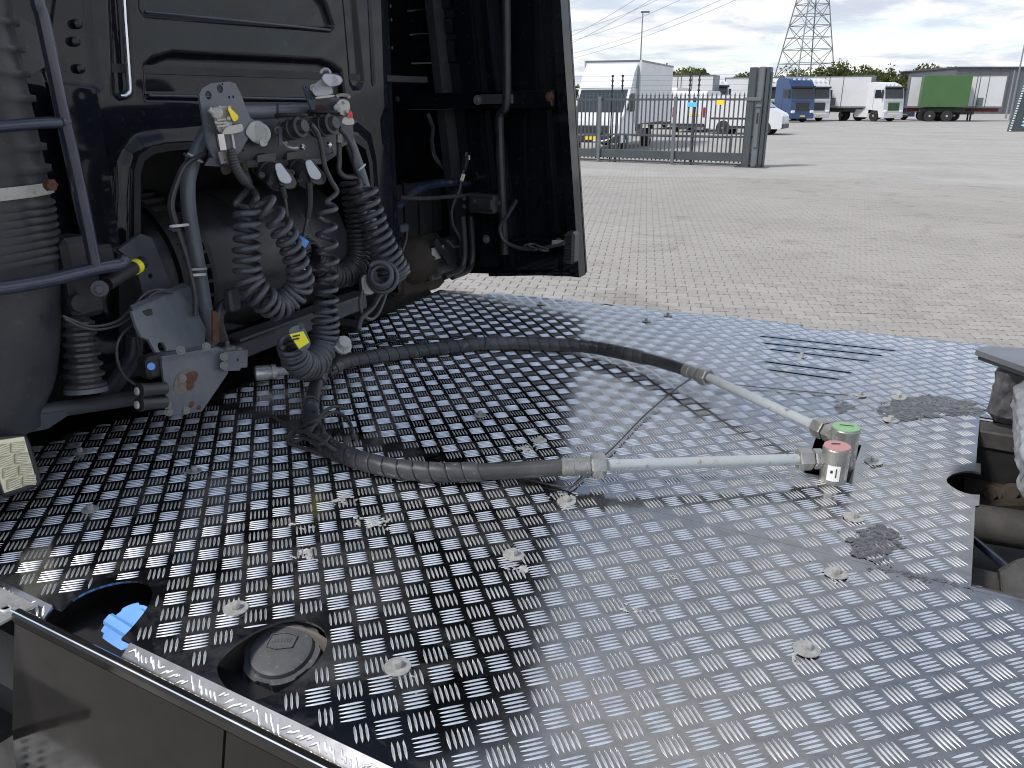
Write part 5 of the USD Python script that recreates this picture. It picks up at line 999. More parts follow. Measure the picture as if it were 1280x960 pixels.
for r in range(4):
    for c_ in range(2):
        cc = q0 + unit(P(30, 546, LX) - P(-17, 553, LX)) * W_ * (.30 + .42 * c_) + unit(P(6, 616, LX) - P(-17, 553, LX)) * H_ * (.17 + .22 * r)
        m = MB(); m.box(cc, (W_ * .36, H_ * .17, .004), [lu, lv, ln_], b=.001); cell = part(lamp, 'reflector_cell', m, M['lamp_inner'])
        m = MB()
        for k in range(4): m.box(cc + ln_ * .0025 + lv * H_ * (-.06 + .04 * k), (W_ * .33, H_ * .012, .002), [unit(lu + lv * (.25 if c_ else -.25)), unit(lv - lu * (.25 if c_ else -.25)), ln_])
        part(cell, 'louvres', m, M['lamp_shell'], kind='stuff')
# ------------------------------------------------------------------ fifth wheel and the gap in front of it
FX = onz(1258, 540, DZ + .10)[0]
g_ = np.random.default_rng(3)
def rough(mesh, amp, sc, seed):
    m = mesh.copy(); m = m.subdivide_to_size(.025); n = m.vertex_normals; m.vertices += n * ((meshkit.fbm(m.vertices * sc, 4, seed) - .5) * 2 * amp)[:, None]; return m
fx = MB(); fx.box(V(FX + .47, 1.90, DZ + .095), (.9, .60, .15), b=.05); f5 = part(TRUCK, 'fifth_wheel', rough(fx.mesh(), .012, 26, 2), M['fifth'], 'greasy grey fifth wheel at the right edge', smooth=60)
tip = dz(1226, 440, .165)
m = MB(); t_pts = [(tip[0], tip[1] - .01), (tip[0] + .02, tip[1] + .025), (tip[0] + .10, tip[1] + .05), (tip[0] + 1.0, tip[1] + .06), (tip[0] + 1.0, 1.5), (FX + .20, 1.55), (FX + .10, 1.7), (FX + .05, tip[1] - .12)]
m.prism(sg.Polygon(t_pts).buffer(.012), V(0, 0, DZ + .160), EX, EY, EZ, .013); part(f5, 'top_plate', m, M['grey_steel'])
m = MB(); m.prism(sg.Polygon(t_pts).buffer(.004), V(0, 0, DZ + .148), EX, EY, EZ, .009); part(f5, 'lower_plate', m, M['dark_steel'])
m = MB(); m.box(V(tip[0] + .10, tip[1] - .03, DZ + .08), (.12, .07, .15), b=.02); part(f5, 'greasy_lug', rough(m.mesh(), .010, 40, 5), M['grease_lump'])
ZL = DZ - .14
def low(px, py, z=ZL): return onz(px, py, z)
m = MB(); q = low(1245, 600); m.box(V(q[0] + .3, q[1], ZL - .1), (1.0, .012, .5)); m = MB(); a = low(1250, 585)
m.plate([low(1205, 555), low(1320, 555), low(1320, 632), low(1205, 632)], .02); pb = part(TRUCK, 'mounting_plate', m, M['brown_dirt'])
for q in ((1237, 620), (1265, 618), (1242, 588)): bolt(low(*q) + EZ * .004, unit(CAM - low(*q)), .016, pb, 'brown_dirt', h=.016, washer=1.5)
m = MB(); m.tube([low(1190, 650), low(1230, 655), low(1340, 672)], rp(low(1240, 655), 48), 20); part(TRUCK, 'air_bellows', m, M['frame_dirt'])
m = MB(); m.box(low(1238, 540) + V(.05, 0, 0), (.25, .06, .05), b=.01); part(TRUCK, 'frame_cross', m, M['frame_dirt'])
m = MB(); m.box(low(1250, 548) + EZ * .05, (.05, .07, .07), b=.012); part(TRUCK, 'frame_lug', m, M['frame_dirt'])
m = MB(); m.hull([low(x, y, z) for x, y, z in ((1214, 708, DZ - .09), (1247, 716, DZ - .09), (1300, 740, DZ - .09), (1300, 800, DZ - .09), (1205, 760, DZ - .09), (1214, 708, DZ - .2), (1300, 740, DZ - .2), (1300, 800, DZ - .2))]); part(TRUCK, 'casting_edge', m, M['frame_dirt'])
m = MB(); m.hull([low(x, y, z) for x, y, z in ((1250, 715, DZ - .04), (1268, 700, DZ - .03), (1330, 690, DZ - .03), (1330, 780, DZ - .04), (1252, 748, DZ - .05), (1250, 715, DZ - .2), (1330, 690, DZ - .2), (1330, 780, DZ - .2))]); part(TRUCK, 'casting', rough(m.mesh(), .008, 30, 8), M['frame_dirt'], smooth=60)
m = MB(); m.cyl(low(1212, 670, DZ - .1), low(1262, 712, DZ - .1), .008); part(TRUCK, 'air_line', m, M['navy_paint'])

# ------------------------------------------------------------------ background: gate, vans, lorries, pylon, trees, hall
def gz(px, py, z=0.0): return onz(px, py, z)
def up_to(base, px_top, py_top):
    """Height above ground of a picture point that stands over the given base point."""
    d = np.hypot(base[0] - CAM[0], base[1] - CAM[1]); r = ray(px_top, py_top); return CAM[2] + r[2] / np.hypot(r[0], r[1]) * d
M['gate'] = pbr('gate', (0.050, 0.060, 0.066), 0.45, var=0.1, scale=3, bump=0.0)
M['gate_light'] = pbr('gate_light', (0.115, 0.128, 0.138), 0.4, var=0.1, scale=3)
M['van_white'] = pbr('van_white', (0.60, 0.61, 0.63), 0.25, var=0.05, scale=1.2, dust=0.2, dustcol=(0.45, 0.43, 0.40), coat=0.3)
M['box_white'] = pbr('box_white', (0.56, 0.57, 0.58), 0.4, var=0.05, scale=1.0, dust=0.25, dustcol=(0.45, 0.44, 0.42))
M['volvo_blue'] = pbr('lorry_blue', (0.018, 0.050, 0.14), 0.22, var=0.1, scale=1.5, coat=0.5)
M['window'] = pbr('window', (0.02, 0.03, 0.035), 0.06, var=0.2, scale=2)
M['dark_trim'] = pbr('dark_trim', (0.022, 0.023, 0.025), 0.5, var=0.15, scale=3)
M['tail_red'] = pbr('tail_red', (0.25, 0.012, 0.016), 0.3)
M['amber'] = pbr('amber', (0.80, 0.40, 0.03), 0.4)
M['plate_yellow'] = pbr('plate_yellow', (0.82, 0.60, 0.05), 0.4)
M['rim'] = pbr('rim', (0.45, 0.46, 0.47), 0.35, 0.5)
M['green_tarp'] = pbr('green_tarp', (0.045, 0.115, 0.035), 0.5, var=0.1, scale=1)
M['hall_grey'] = pbr('hall_grey', (0.10, 0.103, 0.12), 0.6, var=0.05, scale=0.6)
M['pylon_steel'] = pbr('pylon_steel', (0.20, 0.215, 0.225), 0.5, 0.2)
M['lens_white'] = pbr('lens_white', (0.8, 0.8, 0.78), 0.15)
M['sign_dark'] = pbr('sign_dark', (0.055, 0.075, 0.085), 0.4, var=0.05, scale=1)
M['sign_blue'] = pbr('sign_blue', (0.10, 0.50, 0.78), 0.45)
M['red_chassis'] = pbr('red_chassis', (0.16, 0.025, 0.02), 0.6, var=0.3, scale=3)
M['grey_film'] = pbr('grey_film', (0.42, 0.43, 0.45), 0.6)

def local(o, heading):
    """Axes of a thing standing at o: forward, left, up."""
    f = V(math.cos(heading), math.sin(heading), 0); return np.asarray(o, float), f, V(-f[1], f[0], 0)
class Lo:
    """Parts of one thing given in its own axes: x forward, y left, z up, from its base."""
    def __init__(s, name, label, cat, o, heading, group=None):
        s.o, s.f, s.l = local(o, heading); s.t = thing(name, label, cat, s.o, group); s.ax = np.array([s.f, s.l, EZ])
    def w(s, p): return s.o + np.atleast_2d(p) @ s.ax
    def box(s, nm, c, size, mat, b=0.0, parent=None, label=None):
        m = MB(); m.box(s.w(c)[0], size, s.ax, b); return part(parent or s.t, nm, m, M[mat], label)
    def hull(s, nm, pts_, mat, parent=None, label=None, smooth=35):
        m = MB(); m.hull(s.w(pts_)); return part(parent or s.t, nm, m, M[mat], label, smooth=smooth)
    def prof(s, nm, xz, y0, y1, mat, b=0.0, parent=None, label=None):
        """A side outline (x, z) swept across from y0 to y1."""
        m = MB(); m.prism(sg.Polygon(xz).buffer(0), s.w((0, y0, 0))[0], s.f, EZ, s.l, y1 - y0); return part(parent or s.t, nm, m, M[mat], label)
    def wheel(s, x, y, r, wd=0.24, mat='rim'):
        m = MB(); c = s.w((x, y, r))[0]; a = s.l * (1 if y > 0 else -1); m.lathe(c - a * wd / 2, a, [(0, r * .6), (.02, r * .96), (.06, r), (wd - .06, r), (wd - .02, r * .95), (wd, r * .66)], 28)
        w = part(s.t, 'wheel', m, M['tyre']); m = MB(); m.lathe(c + a * (wd / 2 - .05), a, [(0, r * .64), (.035, r * .62), (.03, r * .5), (-.0, r * .30), (.05, r * .2), (.055, .02)], 24); part(w, 'rim', m, M[mat]); return w

def head(fx, fd): d = CR * fx + FH * fd; return math.atan2(d[1], d[0])
# --- sliding gate along the yard edge
ga0, ga1 = gz(700, 200), gz(938, 209)
gd = unit(ga1 - ga0); GL = np.linalg.norm(ga1 - ga0); ghd = math.atan2(gd[1], gd[0])
ht = up_to(gz(905, 207.5), 905, 121.5)
G_ = Lo('sliding_gate', 'grey steel bar gate with spiked top across the yard', 'gate', ga0, ghd)
L_ = GL + .0
hb = up_to(gz(905, 207.5), 905, 201)
G_.box('bottom_beam', (L_ / 2, 0, .26), (L_, .12, .24), 'gate', .01); G_.box('top_rail', (L_ / 2, 0, ht - .06), (L_, .05, .06), 'gate'); G_.box('middle_rail', (L_ / 2, 0, .82), (L_, .05, .05), 'gate')
G_.box('ground_rail', (L_ / 2, .1, .05), (L_, .10, .05), 'gate_light')
nb_ = 46
for k in range(nb_):
    x = .06 + (L_ - .15) * k / (nb_ - 1); m = MB(); c0 = G_.w((x, -.005, .10))[0]; m.bar(c0, c0 + EZ * (ht - .03), .036, .030, up=G_.l); m.hull(np.vstack([c0 + EZ * (ht - .03) + a * G_.f * .013 + b * G_.l * .013 for a in (-1, 1) for b in (-1, 1)] + [c0 + EZ * (ht + .05)])); part(G_.t, 'gate_bar', m, M['gate'], smooth=False)
def xat(px, py): q = gz(px, py); return (q - ga0) @ gd
for px, py in ((748, 202), (840, 205.5)):
    x = xat(px, py); G_.box('gate_post', (x, -.09, ht / 2 + .02), (.10, .07, ht + .0), 'gate_light', .008)
for px, py in ((764, 203), (862, 206)): x = xat(px, py); G_.box('gate_stay', (x, .12, ht / 2), (.07, .06, ht), 'gate', .006)
for px, py in ((757, 202.5), (769, 203), (852, 206), (865, 206)):
    x = xat(px, py); m = MB(); c0 = G_.w((x, .2, 0))[0]; m.cyl(c0, c0 + EZ * (ht + .62), .022, sides=8)
    w = part(G_.t, 'wire_post', m, M['dark_trim'])
    for k in range(5): m = MB(); m.lathe(c0 + EZ * (ht + .02 + .14 * k), EZ, [(0, .02), (.01, .04), (.05, .04), (.06, .02)], 8); part(w, 'insulator', m, M['dark_trim'])
for k in range(5): m = MB(); a_, b_ = G_.w((xat(757, 202.5) - 3, .2, ht + .05 + .14 * k))[0], G_.w((L_, .2, ht + .05 + .14 * k))[0]; m.cyl(a_, b_, .003, sides=5); part(G_.t, 'wire', m, M['dark_trim'])
x = xat(928, 208); G_.box('end_upright', (x - .35, 0, .52), (.07, .08, .66), 'gate', .005); G_.box('lower_rail', (x - 1.9, .03, .80), (3.0, .04, .05), 'gate')
for px, mat in ((858, 'sign_blue'), (898, 'plate_yellow')):
    x = xat(px, 206.5); G_.box('sign_plate', (x, -.035, ht - (.20 if mat == 'sign_blue' else .14)), (.28 if mat == 'sign_blue' else .22, .01, .13), mat, label='small light blue sign' if mat == 'sign_blue' else 'small yellow sign')
# --- gate portal: twin columns
pb_ = gz(944, 209); PH = up_to(pb_, 950, 84); Pt = Lo('gate_portal', 'tall grey steel gate column with guide slots', 'gate post', pb_, ghd)
Pt.box('column', (-.26, -.02, PH / 2), (.20, .34, PH), 'gate', .015); Pt.box('column', (-.03, -.05, PH / 2 + .01), (.17, .22, PH), 'gate_light', .02); Pt.box('column', (.125, .05, PH / 2), (.12, .30, PH), 'gate', .015)
Pt.box('guide_fin', (.215, .0, PH * .48), (.04, .12, PH * .94), 'gate', .006); Pt.box('guide_fin', (-.39, .05, PH * .48), (.05, .12, PH * .95), 'gate', .006); Pt.box('cross_plate', (-.20, -.2, ht - .05), (.46, .03, .09), 'gate_light', .006)
c = Pt.box('lock_case', (-.03, -.175, PH * .40), (.12, .04, 1.05), 'gate_light', .015); Pt.box('lock_slot', (-.03, -.197, PH * .50), (.05, .01, .28), 'dark_trim', parent=c); Pt.box('lock_lip', (-.03, -.19, PH * .62), (.16, .05, .05), 'gate_light', .01, parent=c)
for y in (-.12, .12): Pt.box('foot', (.10, y, .04), (.16, .10, .08), 'dark_trim')
m = MB(); m.box(Pt.w((-.1, 0, .008))[0], (.9, .5, .016), Pt.ax); part(Pt.t, 'base_plate', m, M['gate'])

# --- vans and lorries
def panel_van(o, heading, label, s=1.0, group='white vans parked behind the gate', L=5.3, h=2.35, w=1.98, roof=None):
    v = Lo('white_van', label, 'van', o, heading, group); x0, x1 = -L / 2, L / 2
    body = [(x0, .35), (x0 - .0, 1.0), (x0 + .06, h - .18), (x0 + .16, h - .02), (x0 + .5, h), (x1 - 1.75, h), (x1 - 1.55, h - .06), (x1 - .72, 1.42), (x1 - .12, 1.14), (x1, .95), (x1 + .02, .42), (x1 - .05, .32), (x0 + .05, .30)]
    bd = v.prof('body', body, -w / 2, w / 2, 'van_white')
    v.prof('windscreen', [(x1 - 1.52, h - .12), (x1 - .78, 1.46), (x1 - .72, 1.47), (x1 - 1.47, h - .10)], -w / 2 + .12, w / 2 - .12, 'window')
    for sd in (-1, 1):
        y = sd * (w / 2 - .004); m = MB(); yy0, yy1 = min(y, y + sd * .012), max(y, y + sd * .012)
        v.prof('side_window', [(x1 - 1.95, 1.38), (x1 - 1.95, h - .32), (x1 - 1.62, h - .30), (x1 - .92, 1.42)], yy0, yy1, 'window')
        v.prof('sill', [(x0 + .9, .32), (x1 - 1.4, .32), (x1 - 1.4, .46), (x0 + .9, .46)], yy0, yy1, 'dark_trim'); v.prof('rub_strip', [(x0 + .25, .80), (x1 - 1.3, .80), (x1 - 1.3, .90), (x0 + .25, .90)], yy0, yy1, 'dark_trim')
        v.box('mirror', (x1 - 1.12, sd * (w / 2 + .12), 1.52), (.10, .20, .28), 'dark_trim', .03)
        for x in (x0 + 1.0, x1 - .95):
            m = MB(); m.lathe(v.w((x, sd * (w / 2 + .003 - .02), .34))[0], v.l * sd, [(0, .40), (.025, .40), (.026, .34)], 26); part(bd, 'arch', m, M['dark_trim']); v.wheel(x, sd * (w / 2 - .10), .34, .22)
        v.box('tail_light', (x0 + .0, sd * (w / 2 - .08), 1.15), (.05, .13, .55), 'tail_red', .01)
        v.box('headlight', (x1 - .12, sd * (w / 2 - .18), .98), (.26, .28, .16), 'lens_white', .04)
    v.box('rear_bumper', (x0 - .04, 0, .42), (.12, w * .98, .18), 'dark_trim', .02); v.box('front_bumper', (x1 + .0, 0, .46), (.12, w * .96, .24), 'dark_trim', .03)
    v.box('number_plate', (x0 - .012, -.0 - .35, 1.0), (.02, .52, .12), 'plate_yellow'); v.box('door_gap', (x0 - .002, 0, 1.25), (.012, .015, 1.8), 'dark_trim')
    return v
vh = YAW
sb = gz(907, 165); panel_van(gz(862, 165.5) + 2.4 * FH + 1.0 * CR, head(.42, .91), 'white van with red tail lights behind the gate, its back towards the yard', L=5.6, h=2.35)
panel_van(gz(846, 161.5) + 2.2 * FH, head(.45, .89), 'white van farther left behind the gate, half hidden by the box lorry', h=2.6)
panel_van(gz(977, 168) + CR * -1.85 + FH * .6, head(.88, -.47), 'small white van with its nose out past the gate column', L=4.2, h=2.1)

def tractor(o, heading, label, mat='van_white', group='lorries parked at the back of the yard', name='lorry', grille='dark_trim', trim=None, visor=True, H=3.75, lower=None):
    v = Lo(name, label, 'lorry', o, heading, group); w = 2.48
    cab = v.prof('cab', [(-2.2, 1.05), (-2.2, H - .35), (-1.9, H - .05), (-1.2, H), (-.55, H - .25), (-.12, 2.9), (.06, 1.9), (.12, 1.0), (.08, .38), (-.3, .35), (-.5, .95), (-1.4, 1.0)], -w / 2, w / 2, mat)
    v.prof('windscreen', [(-.12, 2.86), (.055, 1.98), (.075, 1.98), (-.10, 2.87)], -w / 2 + .12, w / 2 - .12, 'window')
    v.box('sun_visor', (.02, 0, 2.93), (.26, w * .94, .16), 'dark_trim' if visor else mat, .03)
    v.box('grille', (.10, 0, 1.28), (.06, w * .58, .72), grille, .03); v.box('upper_trim', (.085, 0, 1.80), (.05, w * .86, .18), trim or mat, .02)
    for k in range(4): v.box('grille_slat', (.135, 0, 1.02 + .16 * k), (.02, w * .52, .035), 'dark_trim' if grille != 'dark_trim' else 'gate')
    v.box('bumper', (.10, 0, .52), (.22, w, .42), lower or mat, .05); v.box('number_plate', (.225, 0, .52), (.02, .52, .12), 'plate_yellow')
    for sd in (-1, 1):
        v.box('headlight', (.12, sd * (w / 2 - .24), .88), (.18, .40, .22), 'lens_white', .05); v.box('mirror', (-.10, sd * (w / 2 + .14), 2.35), (.12, .20, .75), 'dark_trim', .04)
        y = sd * (w / 2 - .004); y0, y1 = min(y, y + sd * .014), max(y, y + sd * .014)
        v.prof('side_window', [(-1.05, 2.0), (-1.05, 2.72), (-.42, 2.72), (-.22, 2.0)], y0, y1, 'window'); v.prof('door_seam', [(-1.14, .7), (-1.14, 2.85), (-1.12, 2.85), (-1.12, .7)], y0, y1, 'dark_trim')
        v.wheel(-1.0, sd * 1.02, .50, .32); v.wheel(-4.6, sd * .95, .50, .55); v.box('side_fairing', (-2.4, sd * (w / 2 - .06), .70), (1.6, .08, .7), mat, .03)
    for k in range(4): v.box('roof_lamp', (-.42, -.75 + .5 * k, H - .22), (.10, .24, .13), 'lens_white', .03)
    v.box('chassis', (-3.2, 0, .85), (4.6, .9, .28), 'dark_trim')
    return v
def trailer(o, heading, label, L=12.5, H=3.85, w=2.5, mat='box_white', group='box trailers parked at the back of the yard', red=False, name='box_trailer'):
    v = Lo(name, label, 'trailer', o, heading, group); zb = 1.15
    bd = v.box('box_body', (-L / 2, 0, (H + zb) / 2), (L, w, H - zb), mat, .03)
    for x in (-.02, -L + .02): v.box('corner_frame', (x, 0, (H + zb) / 2), (.10, w + .03, H - zb + .03), 'gate_light', .01)
    for sd in (-1, 1):
        v.box('bottom_rail', (-L / 2, sd * (w / 2 + .004), zb + .08), (L, .03, .16), 'gate_light'); v.box('top_rail', (-L / 2, sd * (w / 2 + .004), H - .05), (L, .03, .10), 'gate_light')
        for k in range(3): v.wheel(-L + 1.6 + 1.3 * k, sd * (w / 2 - .22), .48, .38)
        for x in (-L * .30, -L * .27, -L * .18): v.box('door_post', (x, sd * (w / 2 + .008), (H + zb) / 2), (.05, .03, H - zb - .1), 'gate')
        v.box('hatch', (-L * .235, sd * (w / 2 + .012), zb + .55), (.5, .03, .7), 'gate_light', .01); v.box('landing_leg', (-2.4, sd * .9, .55), (.14, .14, 1.1), 'dark_trim'); v.box('side_guard', (-L * .45, sd * (w / 2 - .1), .75), (L * .35, .05, .35), 'dark_trim')
    v.box('subframe', (-L / 2, 0, .98), (L * .96, 1.2, .30), 'red_chassis' if red else 'dark_trim')
    return v
# box lorry close behind the gate, facing the camera and a little left
bo = gz(741, 190); bh = head(-.37, -.93)
bl = Lo('box_lorry', 'white box body delivery lorry close behind the gate, nose towards the camera', 'delivery lorry', bo, bh)
w = 2.0
bl.prof('cab', [(-2.3, .45), (-2.3, 2.2), (-2.0, 2.28), (-1.35, 2.22), (-.62, 1.38), (-.10, 1.16), (0, .95), (.04, .40), (-.2, .32), (-1.9, .32)], -w / 2, w / 2, 'van_white')
bl.prof('windscreen', [(-1.36, 2.18), (-.66, 1.40), (-.60, 1.41), (-1.30, 2.19)], -w / 2 + .10, w / 2 - .10, 'window')
bl.box('grille', (.0, 0, .80), (.08, 1.2, .28), 'dark_trim', .03); bl.box('bumper', (.05, 0, .48), (.16, w, .26), 'dark_trim', .04); bl.box('number_plate', (.14, 0, .50), (.02, .52, .12), 'plate_yellow')
bl.prof('wind_deflector', [(-2.1, 2.25), (-1.4, 2.25), (-1.75, 2.75), (-2.25, 3.12), (-2.3, 3.1)], -w / 2, w / 2, 'van_white')
BXL, BXH = 6.2, up_to(gz(768, 190), 768, 73)
bl.box('box_body', (-2.33 - BXL / 2, 0, (BXH + .95) / 2), (BXL, 2.25, BXH - .95), 'box_white', .02)
for sd in (-1, 1):
    bl.box('corner_post', (-2.33, sd * 1.11, (BXH + .95) / 2), (.10, .07, BXH - .92), 'van_white', .01); bl.box('headlight', (-.12, sd * (w / 2 - .2), .95), (.26, .30, .2), 'lens_white', .05); bl.box('mirror', (-.98, sd * (w / 2 + .16), 1.62), (.12, .22, .42), 'dark_trim', .04)
    y = sd * (w / 2 - .004); y0, y1 = min(y, y + sd * .014), max(y, y + sd * .014); bl.prof('side_window', [(-2.05, 1.45), (-2.05, 2.05), (-1.45, 2.05), (-.85, 1.45)], y0, y1, 'window')
    bl.wheel(-.85, sd * (w / 2 - .10), .36, .22); bl.wheel(-4.9, sd * (w / 2 - .14), .36, .36); bl.box('side_guard', (-3.4, sd * .98, .62), (1.6, .05, .22), 'dark_trim')
bl.box('top_edge', (-2.33 - BXL / 2, 0, BXH - .0), (BXL + .03, 2.29, .07), 'gate_light', .01); bl.box('chassis', (-4, 0, .72), (4.4, .8, .26), 'dark_trim')
m = MB(); m.tube(spline(bl.w([(.1, .95, .95), (.12, .85, .62), (.13, .5, .42), (.13, 0, .40)]), 6), .03, 8); part(bl.t, 'push_bar', m, M['van_white'])
# rows behind
trailer(gz(907, 157) + FH * 4, head(.82, -.35), 'long white box trailer behind the vans at the gate', L=9.5, H=3.7)
tractor(gz(915, 157) + FH * 6, head(.30, -.95), 'white lorry with a dark roof hatch behind the vans', H=3.5)
tractor(gz(980, 152.3) + FH * 3, head(.15, -.99), 'white lorry half hidden between the gate column and the blue lorry')
tractor(gz(1000, 153.0), head(.34, -.94), 'blue lorry with a row of roof lamps facing the yard', mat='volvo_blue', grille='dark_trim', name='lorry')
tractor(gz(1020, 151.6), head(.30, -.95), 'white lorry with dark grille and blue sun visor right beside the blue lorry', trim='van_white', mat='van_white')
wl = gz(1113, 152.0); tractor(wl, head(.42, -.905), 'white lorry with a green grille in front of the long white trailer', grille='green_tarp', H=3.4)
trailer(wl + FH * 2.2 + CR * -1.1, head(.86, -.50), 'long white box trailer coupled to the lorry with the green grille', L=13.5, H=3.95)
tractor(gz(1140, 150.5) + FH * 2, head(.3, -.95), 'low blue lorry front right of the green grilled one', mat='volvo_blue', H=3.0)
trailer(gz(1262, 152) + FH * 2, head(.93, -.36), 'white box trailer with red chassis at the far right', L=8.0, H=4.0, red=True)
gt = gz(1171, 151.5) - FH * .5; v = Lo('green_trailer', 'green curtain trailer beside the far right white trailer', 'trailer', gt, head(.93, -.36), 'box trailers parked at the back of the yard')
v.box('curtain_body', (0, 0, 2.6), (3.9, 2.5, 2.7), 'green_tarp', .03); v.box('chassis', (0, 0, .95), (3.7, 1.1, .3), 'dark_trim')
for sd in (-1, 1): v.wheel(-1.0, sd * 1.0, .48, .38); v.wheel(.4, sd * 1.0, .48, .38)
# hall with pitched grey wall, and its taller end
h0 = gz(1150, 143); hd_ = head(1, -.05); H_ = Lo('grey_hall', 'long grey metal clad hall behind the far right trailers', 'hall', h0 + FH * 6, hd_)
hh = up_to(H_.o + 26 * H_.f, 1230, 87); h2_ = up_to(H_.o + 26 * H_.f, 1275, 77)
H_.box('wall', (20, 10, hh / 2), (26, 20, hh), 'hall_grey'); H_.box('roof_edge', (20, 10, hh + .08), (26.4, 20.4, .2), 'gate')
for k in range(18): H_.box('cladding_rib', (7.5 + 1.4 * k, -.03, hh / 2), (.06, .06, hh), 'hall_grey')
H_.box('end_block', (39.5, 9, h2_ / 2), (14, 22, h2_), 'hall_grey')
m = meshkit.text_mesh('T', h2_ * .13, .1); q = H_.w((33.4, -2.1, h2_ * .80))[0]; mm = MB(); mm.add(q + m.vertices[:, :1] * H_.f + m.vertices[:, 1:2] * EZ - m.vertices[:, 2:] * H_.l, m.faces); part(H_.t, 'wall_letter', mm, M['lens_white'])
# sign pillar with chequered edge at the right border
so = gz(1271, 164.5); S_ = Lo('sign_pillar', 'dark advertising pillar with black and white chequered edge at the right border', 'sign', so, head(1, .1))
sh = up_to(so, 1279, 84)
S_.hull('pillar_body', [(-.42, 0, .0), (.55, 0, 0), (.55, .35, 0), (-.42, .35, 0), (.10, 0, sh), (.9, 0, sh), (.9, .35, sh), (.10, .35, sh)], 'sign_dark')
for k in range(26):
    t0 = k / 26; x = -.42 + .52 * t0; m = MB(); c = S_.w((x - .05, -.02, t0 * sh + sh / 52))[0]; m.box(c, (.12, .03, sh / 26 * .5), S_.ax); part(S_.t, 'edge_block', m, M['lens_white'], smooth=False)
S_.box('blue_face', (.42, -.015, sh * .32), (.24, .03, sh * .5), 'sign_blue')
for k in range(8): S_.box('picture_strip', (.40 - .012 * (8 - k), -.035, sh * (.10 + .055 * k)), (.20, .02, sh * .02), 'lens_white')
S_.box('red_mark', (.44, -.035, sh * .36), (.12, .02, sh * .05), 'tail_red')
# lamp masts
def mast(px, pyb, pxt, pyt, label, r=.09, lamp=True):
    b = gz(px, pyb); t = b + EZ * up_to(b, pxt, pyt); th_ = thing('lamp_mast', label, 'lamp post', b, 'slim masts over the yard'); m = MB(); m.tube([b, (b + t) / 2, t], [r, r * .8, r * .55], 10); part(th_, 'mast', m, M['pylon_steel'])
    if lamp: m = MB(); m.box(t + CR * .25, (.9, .30, .14), [CR, FH, EZ], .03); part(th_, 'lamp_head', m, M['gate'])
mast(797, 148, 801, 15, 'tall lamp mast standing up behind the box lorry', .10)
mast(1262, 150, 1279, 55, 'tall pale mast rising above the far right trailer', .10, False); mast(1257, 148, 1263, 88, 'short pale mast beside the end of the grey hall', .10, False)
# --- lattice pylon
pyb = gz(1000, 139.0); PB = Lo('pylon', 'steel lattice power pylon beyond the parked lorries', 'pylon', pyb, head(1, .25))
pd_ = np.hypot(*pyb[:2]); sc = pd_ / 1000 * 1.06
wb, zt_ = 52 * sc * .5, up_to(pyb, 1003, -60); zl = [0, .22, .40, .55, .68, .79, .88, .95, 1.0]
wat = lambda t: wb * (1 - .80 * t)
rr_p = sc * .55
corners = ((-1, -1), (1, -1), (1, 1), (-1, 1))
for cx_, cy_ in corners:
    m = MB(); m.tube(PB.w([(cx_ * wat(0), cy_ * wat(0), 0), (cx_ * wat(1), cy_ * wat(1), zt_)]), rr_p * 1.15, 6); part(PB.t, 'leg', m, M['pylon_steel'])
for k in range(len(zl) - 1):
    t0, t1 = zl[k], zl[k + 1]
    for s in range(4):
        a, b = corners[s], corners[(s + 1) % 4]; m = MB()
        A0, A1, B0, B1 = [PB.w((q[0] * wat(t), q[1] * wat(t), t * zt_))[0] for q in (a, b) for t in (t0, t1)]
        for p_, q_ in ((A0, B1), (B0, A1), (A1, B1), ((A0 + B0) / 2 * .5 + (A1 + B1) / 4, A0 * .5 + A1 * .5), ((A0 + B0) / 2 * .5 + (A1 + B1) / 4, B0 * .5 + B1 * .5)): m.tube([p_, q_], rr_p * .62, 5)
        part(PB.t, 'bracing', m, M['pylon_steel'], kind='stuff')
for z, ln in ((.99, 3.2),):
    m = MB(); m.bar(PB.w((-wb * ln, 0, z * zt_))[0], PB.w((wb * ln, 0, z * zt_))[0], rr_p * 2, rr_p * 2); part(PB.t, 'cross_arm', m, M['pylon_steel'])
# power lines running off to the left
top = PB.w((0, 0, zt_ * .99))[0]
def wire3(a_px, b_px, da, db, label):
    a, b = at(*a_px, da), at(*b_px, db); n = 24; t = np.linspace(0, 1, n)[:, None]; q = a + (b - a) * t; q[:, 2] -= (t * (1 - t))[:, 0] * 6
    m = MB(); m.tube(q, .035, 5); solo('power_line', m, M['pylon_steel'], label, 'power line', 'power lines crossing the sky')
for k, (a, b) in enumerate((((660, 76), (905, -60)), ((660, 68), (880, -60)), ((690, 78), (985, -30)), ((690, 72), (965, -30)), ((690, 56), (930, -40)), ((690, 44), (900, -40)))):
    wire3(a, b, 190 + 4 * k, 120, ('lowest','second lowest','third from the bottom','fourth from the bottom','second from the top','topmost')[k] + ' thin power line slanting up across the cloudy sky')
